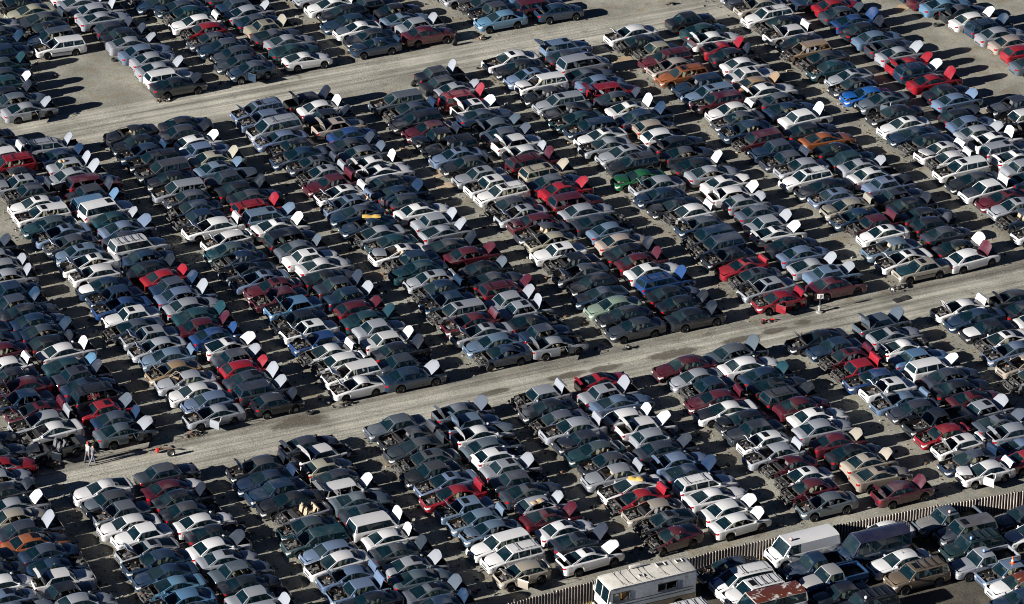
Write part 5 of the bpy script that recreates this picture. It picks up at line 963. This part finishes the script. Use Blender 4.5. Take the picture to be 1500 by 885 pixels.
    for sd in (-1, 1):
        b = MB(); b.lathe([(0, -.012), (.01, -.006), (.012, 0), (.01, .006), (0, .012)], Vector(T_(.098, sd * .034, 1.635)), 'X', 6, 0); obj('eye', b.mesh('eye', ['black_plastic']), o)
    if bag:
        simple('bag_red', bag, .7); hand = Vector((.12, -.28, .0)); b = MB(); b.box((0, 0, .38), (.18, .42, .3), 0, Matrix.Rotation(.1, 3, 'Y')); b.tube([(0, -.12, .52), (0, -.08, .7), (0, .08, .7), (0, .12, .52)], .015, 5, 0)
        bg = obj('tool_bag', b.mesh('tool_bag', ['bag_red'])); bg.location = (g.x + hand.x, g.y - .28, 0.02); tag(bg, 'red tool bag held by the dark-clothed person between two rows', 'bag')
person(136, 681, R(8), 'person in grey sweatshirt and blue-grey jeans walking at the lane edge', (.12, .115, .12), (.16, .17, .24), (.03, .02, .015), (.12, -.45, .5, .5, .35, .38))
person(128.5, 678, R(20), 'person in white shirt and red cap walking beside the person in grey', (.4, .4, .39), (.08, .08, .1), (.05, .03, .02), (.1, .3, -.3, .4, .3, -.25), cap=True)
person(561, 317, R(200), 'person in dark clothes standing between two rows with a red bag', (.03, .025, .035), (.03, .03, .04), (.03, .02, .015), (.1, .2, .1, .4, .3, .08), bag=(.45, .01, .03))
person(545, 309, R(150), 'person in beige jacket bending over beside a dark car', (.55, .45, .34), (.05, .05, .07), (.1, .05, .03), (.75, .6, .7, .3, .3, .1))

# ---------------------------------------------------------------- loose parts lying about
simple('plywood', (.5, .38, .26), .8, var=.12); simple('cardboard', (.42, .31, .2), .9, var=.15); simple('foam_yellow', (.62, .4, .1), .9, var=.2); simple('foam_tan', (.5, .38, .24), .9, var=.2); simple('brake_red', (.5, .03, .02), .5)
def scrap(u, v, label, seed, sx=.8, sy=.5, n=26, accent=None):
    g = ground_at(u, v); q = random.Random(seed); b = MB()
    for _ in range(n):
        x, y = q.gauss(0, sx * .5), q.gauss(0, sy * .5); z = max(.04, .3 * math.exp(-(x / sx) ** 2 - (y / sy) ** 2) * q.uniform(.2, 1.1))
        t = q.random()
        Mr = Matrix.Rotation(q.uniform(0, 6), 3, 'Z') @ Matrix.Rotation(q.uniform(-.6, .6), 3, 'X')
        if t < .6: b.box((x, y, z), (q.uniform(.08, .4), q.uniform(.05, .2), q.uniform(.03, .14)), q.randrange(5), Mr)
        elif t < .85: d = Vector((q.uniform(-.4, .4), q.uniform(-.4, .4), q.uniform(-.05, .15))); b.tube([Vector((x, y, z)) - d * .5, Vector((x, y, z + .05)), Vector((x, y, z)) + d * .5], q.uniform(.015, .04), 5, q.randrange(5))
        else: b.lathe([(.04, -.03), (.12, -.03), (.12, .03), (.04, .03)], (x, y, z), 'Z', 10, q.randrange(5))
    tag(obj('scrap_pile', b.mesh('scrap_pile', ['bare_metal', 'black_plastic', 'rusty_metal', 'cast_alloy', accent or 'hose']), loc=(g.x, g.y, 0)), label, 'scrap pile')
scrap(76, 684, 'heap of engine parts under the nose of the roofless car at the lane', 1, .7, .45, 34)
scrap(284, 637, 'parts heap in front of the silver car with open doors', 2, .6, .35, 24)
scrap(508, 593, 'rusty bits under the white sedan at the lane edge', 3, .6, .2, 16)
scrap(1319, 423, 'torn bumper pieces under the champagne sedan with green hood at the lane', 4, .7, .35, 24)
scrap(1122, 472, 'brown and red litter beside the red car with open doors', 5, .8, .2, 16, 'brake_red')
scrap(706, 57, 'pallet bits under the nose of the light-blue sedan by the upper lane', 6, .5, .3, 16, 'plywood')
scrap(985, 7, 'small heap of rusty parts on the upper lane', 7, .5, .2, 14)
scrap(1072, 360, 'broken plastic scraps in the aisle left of the red sedan', 8, .5, .4, 14, 'cardboard')
scrap(918, 512, 'bits of trim under the charcoal sedan nearest the lane', 9, .6, .2, 14)
scrap(240, 148, 'tangled wheel and bumper parts by the black car on the upper lane', 10, .9, .3, 26)
scrap(1020, 640, 'detached grey bumper and frame scraps in the aisle', 11, .8, .3, 18)
def wheel_thing(u, v, label, flat=True, alloy=False):
    g = ground_at(u, v); o = obj('loose_wheel', get(('lw', alloy), lambda: mk_wheel(SPEC['s0'], alloy, True))); o.location = (g.x, g.y, .105 if flat else .31); o.rotation_euler = (R(90) if flat else R(8), 0, R(20)); tag(o, label, 'wheel', 'loose wheels lying on the gravel')
wheel_thing(427, 606, 'loose pale-rimmed wheel leaning by the dark green car at the lane', False, True)
wheel_thing(454, 606, 'loose wheel lying just past the nose of the dark green car at the lane')
wheel_thing(666, 67, 'upright tyre standing by the maroon sedan on the upper lane', False)
wheel_thing(606, 127, 'loose light-rimmed wheel behind the black car at the upper lane', False, True)
wheel_thing(168, 89, 'tan-rimmed wheel lying by the silver car facing the empty gravel patch')
wheel_thing(1372, 38, 'black wheel lying by the charcoal car with open trunk, upper right')
def axle():
    g = ground_at(236, 664); h = ground_at(249, 669); root = empty('rear_axle', (g.x, g.y, 0)); d = Vector((h.x - g.x, h.y - g.y, 0)); tag(root, 'detached axle with one wheel and a red drum lying on the lane', 'axle')
    b = MB(); b.tube([(-.15, .1, .28), (.5, .05, .3), (.9, -.25, .32)], .06, 6, 0); b.tube([(.3, .3, .3), (.55, .65, .22), (.8, .75, .1)], .05, 6, 0); b.tube([(-.2, .1, .28), (.2, .4, .3)], .04, 5, 0); obj('beam', b.mesh('beam', ['rusty_metal']), root)
    b = MB(); b.lathe([(0, -.08), (.19, -.08), (.2, .0), (.2, .08), (0, .08)], (-.25, .1, .26), 'X', 12, 0); obj('drum', b.mesh('drum', ['brake_red']), root)
    o = obj('wheel', get(('lw', True), lambda: mk_wheel(SPEC['s0'], True)), root, loc=(d.x + .1, d.y, .31)); o.rotation_euler = (0, 0, R(-12))
axle()
def slab(name, u, v, z, d, rz, mat, label, cat, dent=False):
    g = ground_at(u, v, z); b = MB(); q = random.Random(u); n = 6; rows = []
    for i in range(n + 1):
        rows.append([((i / n - .5) * d[0], (k / 4 - .5) * d[1] * (.86 if i in (0, n) and dent else 1), (d[2] * (.55 if dent and (i in (0, n) or k in (0, 4)) else 1)) + q.uniform(0, .02) + (-.07 if dent and i == 3 else 0)) for k in range(5)])
    b.grid(rows, 0); b.grid([[(p[0], p[1], 0) for p in r][::-1] for r in rows], 0)
    for r in (rows[0], rows[-1], [r_[0] for r_ in rows], [r_[-1] for r_ in rows]): b.grid([r, [(p[0], p[1], 0) for p in r]], 0)
    o = obj(name, b.mesh(name, [mat])); o.location = (g.x, g.y, z); o.rotation_euler = (0, 0, rz); tag(o, label, cat)
slab('plywood_sheet', 643, 255, .006, (1.3, 1.1, .02), R(20), 'plywood', 'square pale board on the gravel against the charcoal wagon nose', 'board')
slab('plywood_sheet', 651, 273, .006, (1.4, 1.2, .02), R(-8), 'plywood', 'pale board lying in the aisle just below the other board', 'board')
slab('plywood_sheet', 707, 107, .006, (2.2, 1.0, .02), R(25), 'cardboard', 'tan board by the white wrecked sedan at the upper lane', 'board')
slab('plywood_sheet', 912, 87, .006, (1.8, 1.1, .02), R(-5), 'cardboard', 'tan board in the aisle left of the maroon minivan', 'board')
slab('plywood_sheet', 1321, 12, .006, (1.7, 1.2, .02), R(30), 'cardboard', 'round-cornered tan sheet alone on the open gravel, upper right', 'board', True)
slab('cardboard_piece', 89, 714, .006, (.8, .7, .02), R(12), 'cardboard', 'small pinkish cardboard scrap on the lane above the white hatchback', 'cardboard')
slab('foam_pad', 544, 317.5, 1.43, (1.5, .5, .14), R(-22), 'foam_yellow', 'yellow foam pad lying on a navy car roof', 'foam pad', True)
slab('foam_pad', 931, 702, 1.43, (1.1, .45, .16), R(-35), 'foam_yellow', 'orange-yellow tray of foam on a wrecked white car roof', 'foam pad', True)
slab('foam_pad', 787, 735.5, 1.42, (1.0, .55, .08), R(10), 'foam_tan', 'tan seat foam on the silver sedan roof with its hood raised', 'foam pad', True)
slab('foam_pad', 91, 237, 1.42, (.6, .4, .14), R(0), 'foam_tan', 'small tan foam block on the silver sedan roof, upper left', 'foam pad', True)
slab('black_mat', 1321, 438.5, .008, (1.5, .7, .06), R(8), 'rubber', 'black rubber mat dropped on the lane under the silver sedan nose', 'mat', True)

# numbered post at the end of a row
def sign_text(body, size, parent, loc, rot, mat, name='lettering', ext=.004):
    cu = bpy.data.curves.new('lettering', 'FONT'); cu.body = body; cu.size = size; cu.align_x = 'CENTER'; cu.align_y = 'CENTER'; cu.extrude = ext; cu.offset = size * .035; cu.materials.append(MAT[mat])
    t_ = bpy.data.objects.new(name, cu); COL.objects.link(t_); me = bpy.data.meshes.new_from_object(t_.evaluated_get(bpy.context.evaluated_depsgraph_get())); bpy.data.objects.remove(t_)
    o = obj(name, me, parent); o.location = loc; o.rotation_euler = rot; return o
g = ground_at(1200.5, 457.5); root = empty('row_sign', (g.x, g.y, 0), R(-20)); tag(root, 'small white numbered sign on a post with concrete foot at the lane edge', 'sign')
simple('sign_white', (.75, .75, .73), .5); simple('concrete', (.3, .3, .28), .9, var=.2); simple('sign_black', (.012, .012, .014), .5); simple('sign_grey', (.25, .25, .25), .5)
b = MB(); b.lathe([(0, 0), (.32, 0), (.28, .1), (.12, .14), (.1, .5), (.18, .52), (.16, .58), (0, .6)], (0, 0, 0), 'Z', 10, 0); obj('base', b.mesh('base', ['concrete']), root)
b = MB(); b.tube([(0, 0, .5), (0, 0, 1.35)], .03, 6, 0); obj('pole', b.mesh('pole', ['bare_metal']), root)
b = MB(); b.box((0, 0, 1.42), (.5, .03, .4), 0); pnl = obj('panel', b.mesh('panel', ['sign_white']), root)
sign_text('1', .28, pnl, (-.13, -.02, 1.42), (R(90), 0, 0), 'sign_grey'); sign_text('8', .35, pnl, (.08, -.02, 1.42), (R(90), 0, 0), 'sign_black')
# graffiti sprayed on the black minivan
simple('spray_pink', (.3, .05, .07), .7)
best = min((c for c in cars if c.get('ind') and c['c'][1] == 'v'), key=lambda c: (proj((c['x'], c['y'], 1.3))[0] - 140) ** 2 + (proj((c['x'], c['y'], 1.3))[1] - 575) ** 2)
s = SPEC['v0']; o = best['obj']; bd = [ch for ch in o.children if ch.name.startswith('body')][0]
p0 = side_pt(s, -.9, 1.36, -1, .03); sign_text('SNM', .5, bd, p0, (R(72), 0, R(3)), 'spray_pink', 'graffiti', .002)

# litter: shards of glass, plastic and metal trodden into the aisles
def litter():
    q = random.Random(5); b = MB()
    xs = sorted({round(c['x'] + (1 if c['side'] == 'R' else -1) * 2.6, 1) for c in cars if c['vis']})
    pool = [c for c in cars if c['vis']]
    for _ in range(6000):
        c = q.choice(pool); sg = 1 if c['side'] == 'R' else -1; x = c['x'] + sg * (2.5 + abs(q.gauss(0, .75))); y = c['y'] + q.uniform(-1, 1)
        r = q.uniform(.02, .09) if q.random() < .93 else q.uniform(.1, .24); z = .012 + r * .2; a = q.uniform(0, 6.3)
        vs = [(x + r * math.cos(a + t) * q.uniform(.6, 1.3), y + r * math.sin(a + t) * q.uniform(.5, 1), .006) for t in (0, 1.6, 3.1, 4.7)]
        vs += [(p[0] * .85 + x * .15, p[1] * .85 + y * .15, z * 2 + q.uniform(0, r * .4)) for p in vs]
        b.add(vs, [(4, 5, 6, 7), (0, 1, 5, 4), (1, 2, 6, 5), (2, 3, 7, 6), (3, 0, 4, 7)], q.choice((0, 0, 1, 1, 1, 2, 3, 4, 5)))
    for _ in range(1500):
        y = q.uniform(-15.5, -9.8) if q.random() < .6 else q.uniform(41, 48); x = q.uniform(-60, 60); r = q.uniform(.015, .05)
        vs = [(x + r * math.cos(t), y + r * math.sin(t), .008) for t in (0, 1.6, 3.1, 4.7)] + [(x, y, .01 + r)]
        b.add(vs, [(0, 1, 4), (1, 2, 4), (2, 3, 4), (3, 0, 4)], q.choice((0, 1, 3, 5)))
    tag(obj('litter', b.mesh('litter', ['bare_metal', 'black_plastic', 'rusty_metal', 'cast_alloy', 'cardboard', 'concrete'], 0)), 'small shards of plastic, glass and metal strewn along the aisles', 'litter', kind='stuff')
litter()

# ---------------------------------------------------------------- light
SUN_AZ, SUN_EL = R(3.5), R(18.8)    # the light travels towards +X, turned slightly to +Y
sl = bpy.data.lights.new('sun', 'SUN'); sl.energy = 5.0; sl.angle = R(.53); sl.color = (1.0, .96, .905); so = bpy.data.objects.new('sun', sl); COL.objects.link(so)
d = Vector((math.cos(SUN_AZ) * math.cos(SUN_EL), math.sin(SUN_AZ) * math.cos(SUN_EL), -math.sin(SUN_EL))); so.rotation_euler = d.to_track_quat('-Z', 'Y').to_euler(); so.location = (-50, 0, 60)
w = bpy.data.worlds.new('World'); sc.world = w; w.use_nodes = True; nt = w.node_tree; sky = nt.nodes.new('ShaderNodeTexSky'); sky.sky_type = 'NISHITA'; sky.sun_disc = False
sky.sun_elevation = SUN_EL; sky.sun_rotation = math.atan2(-d.x, -d.y); sky.air_density = .15; sky.dust_density = 0; sky.ozone_density = 3.0
nt.links.new(sky.outputs[0], nt.nodes['Background'].inputs[0]); nt.nodes['Background'].inputs[1].default_value = .05
sc.view_settings.view_transform = 'Standard'; sc.view_settings.look = 'None'; sc.view_settings.exposure = .95; sc.view_settings.gamma = 1; sc.view_settings.use_curve_mapping = False
sc.cycles.max_bounces = 6; sc.cycles.diffuse_bounces = 1; sc.cycles.filter_width = 1.0; sc.cycles.transparent_max_bounces = 12; sc.cycles.use_denoising = True
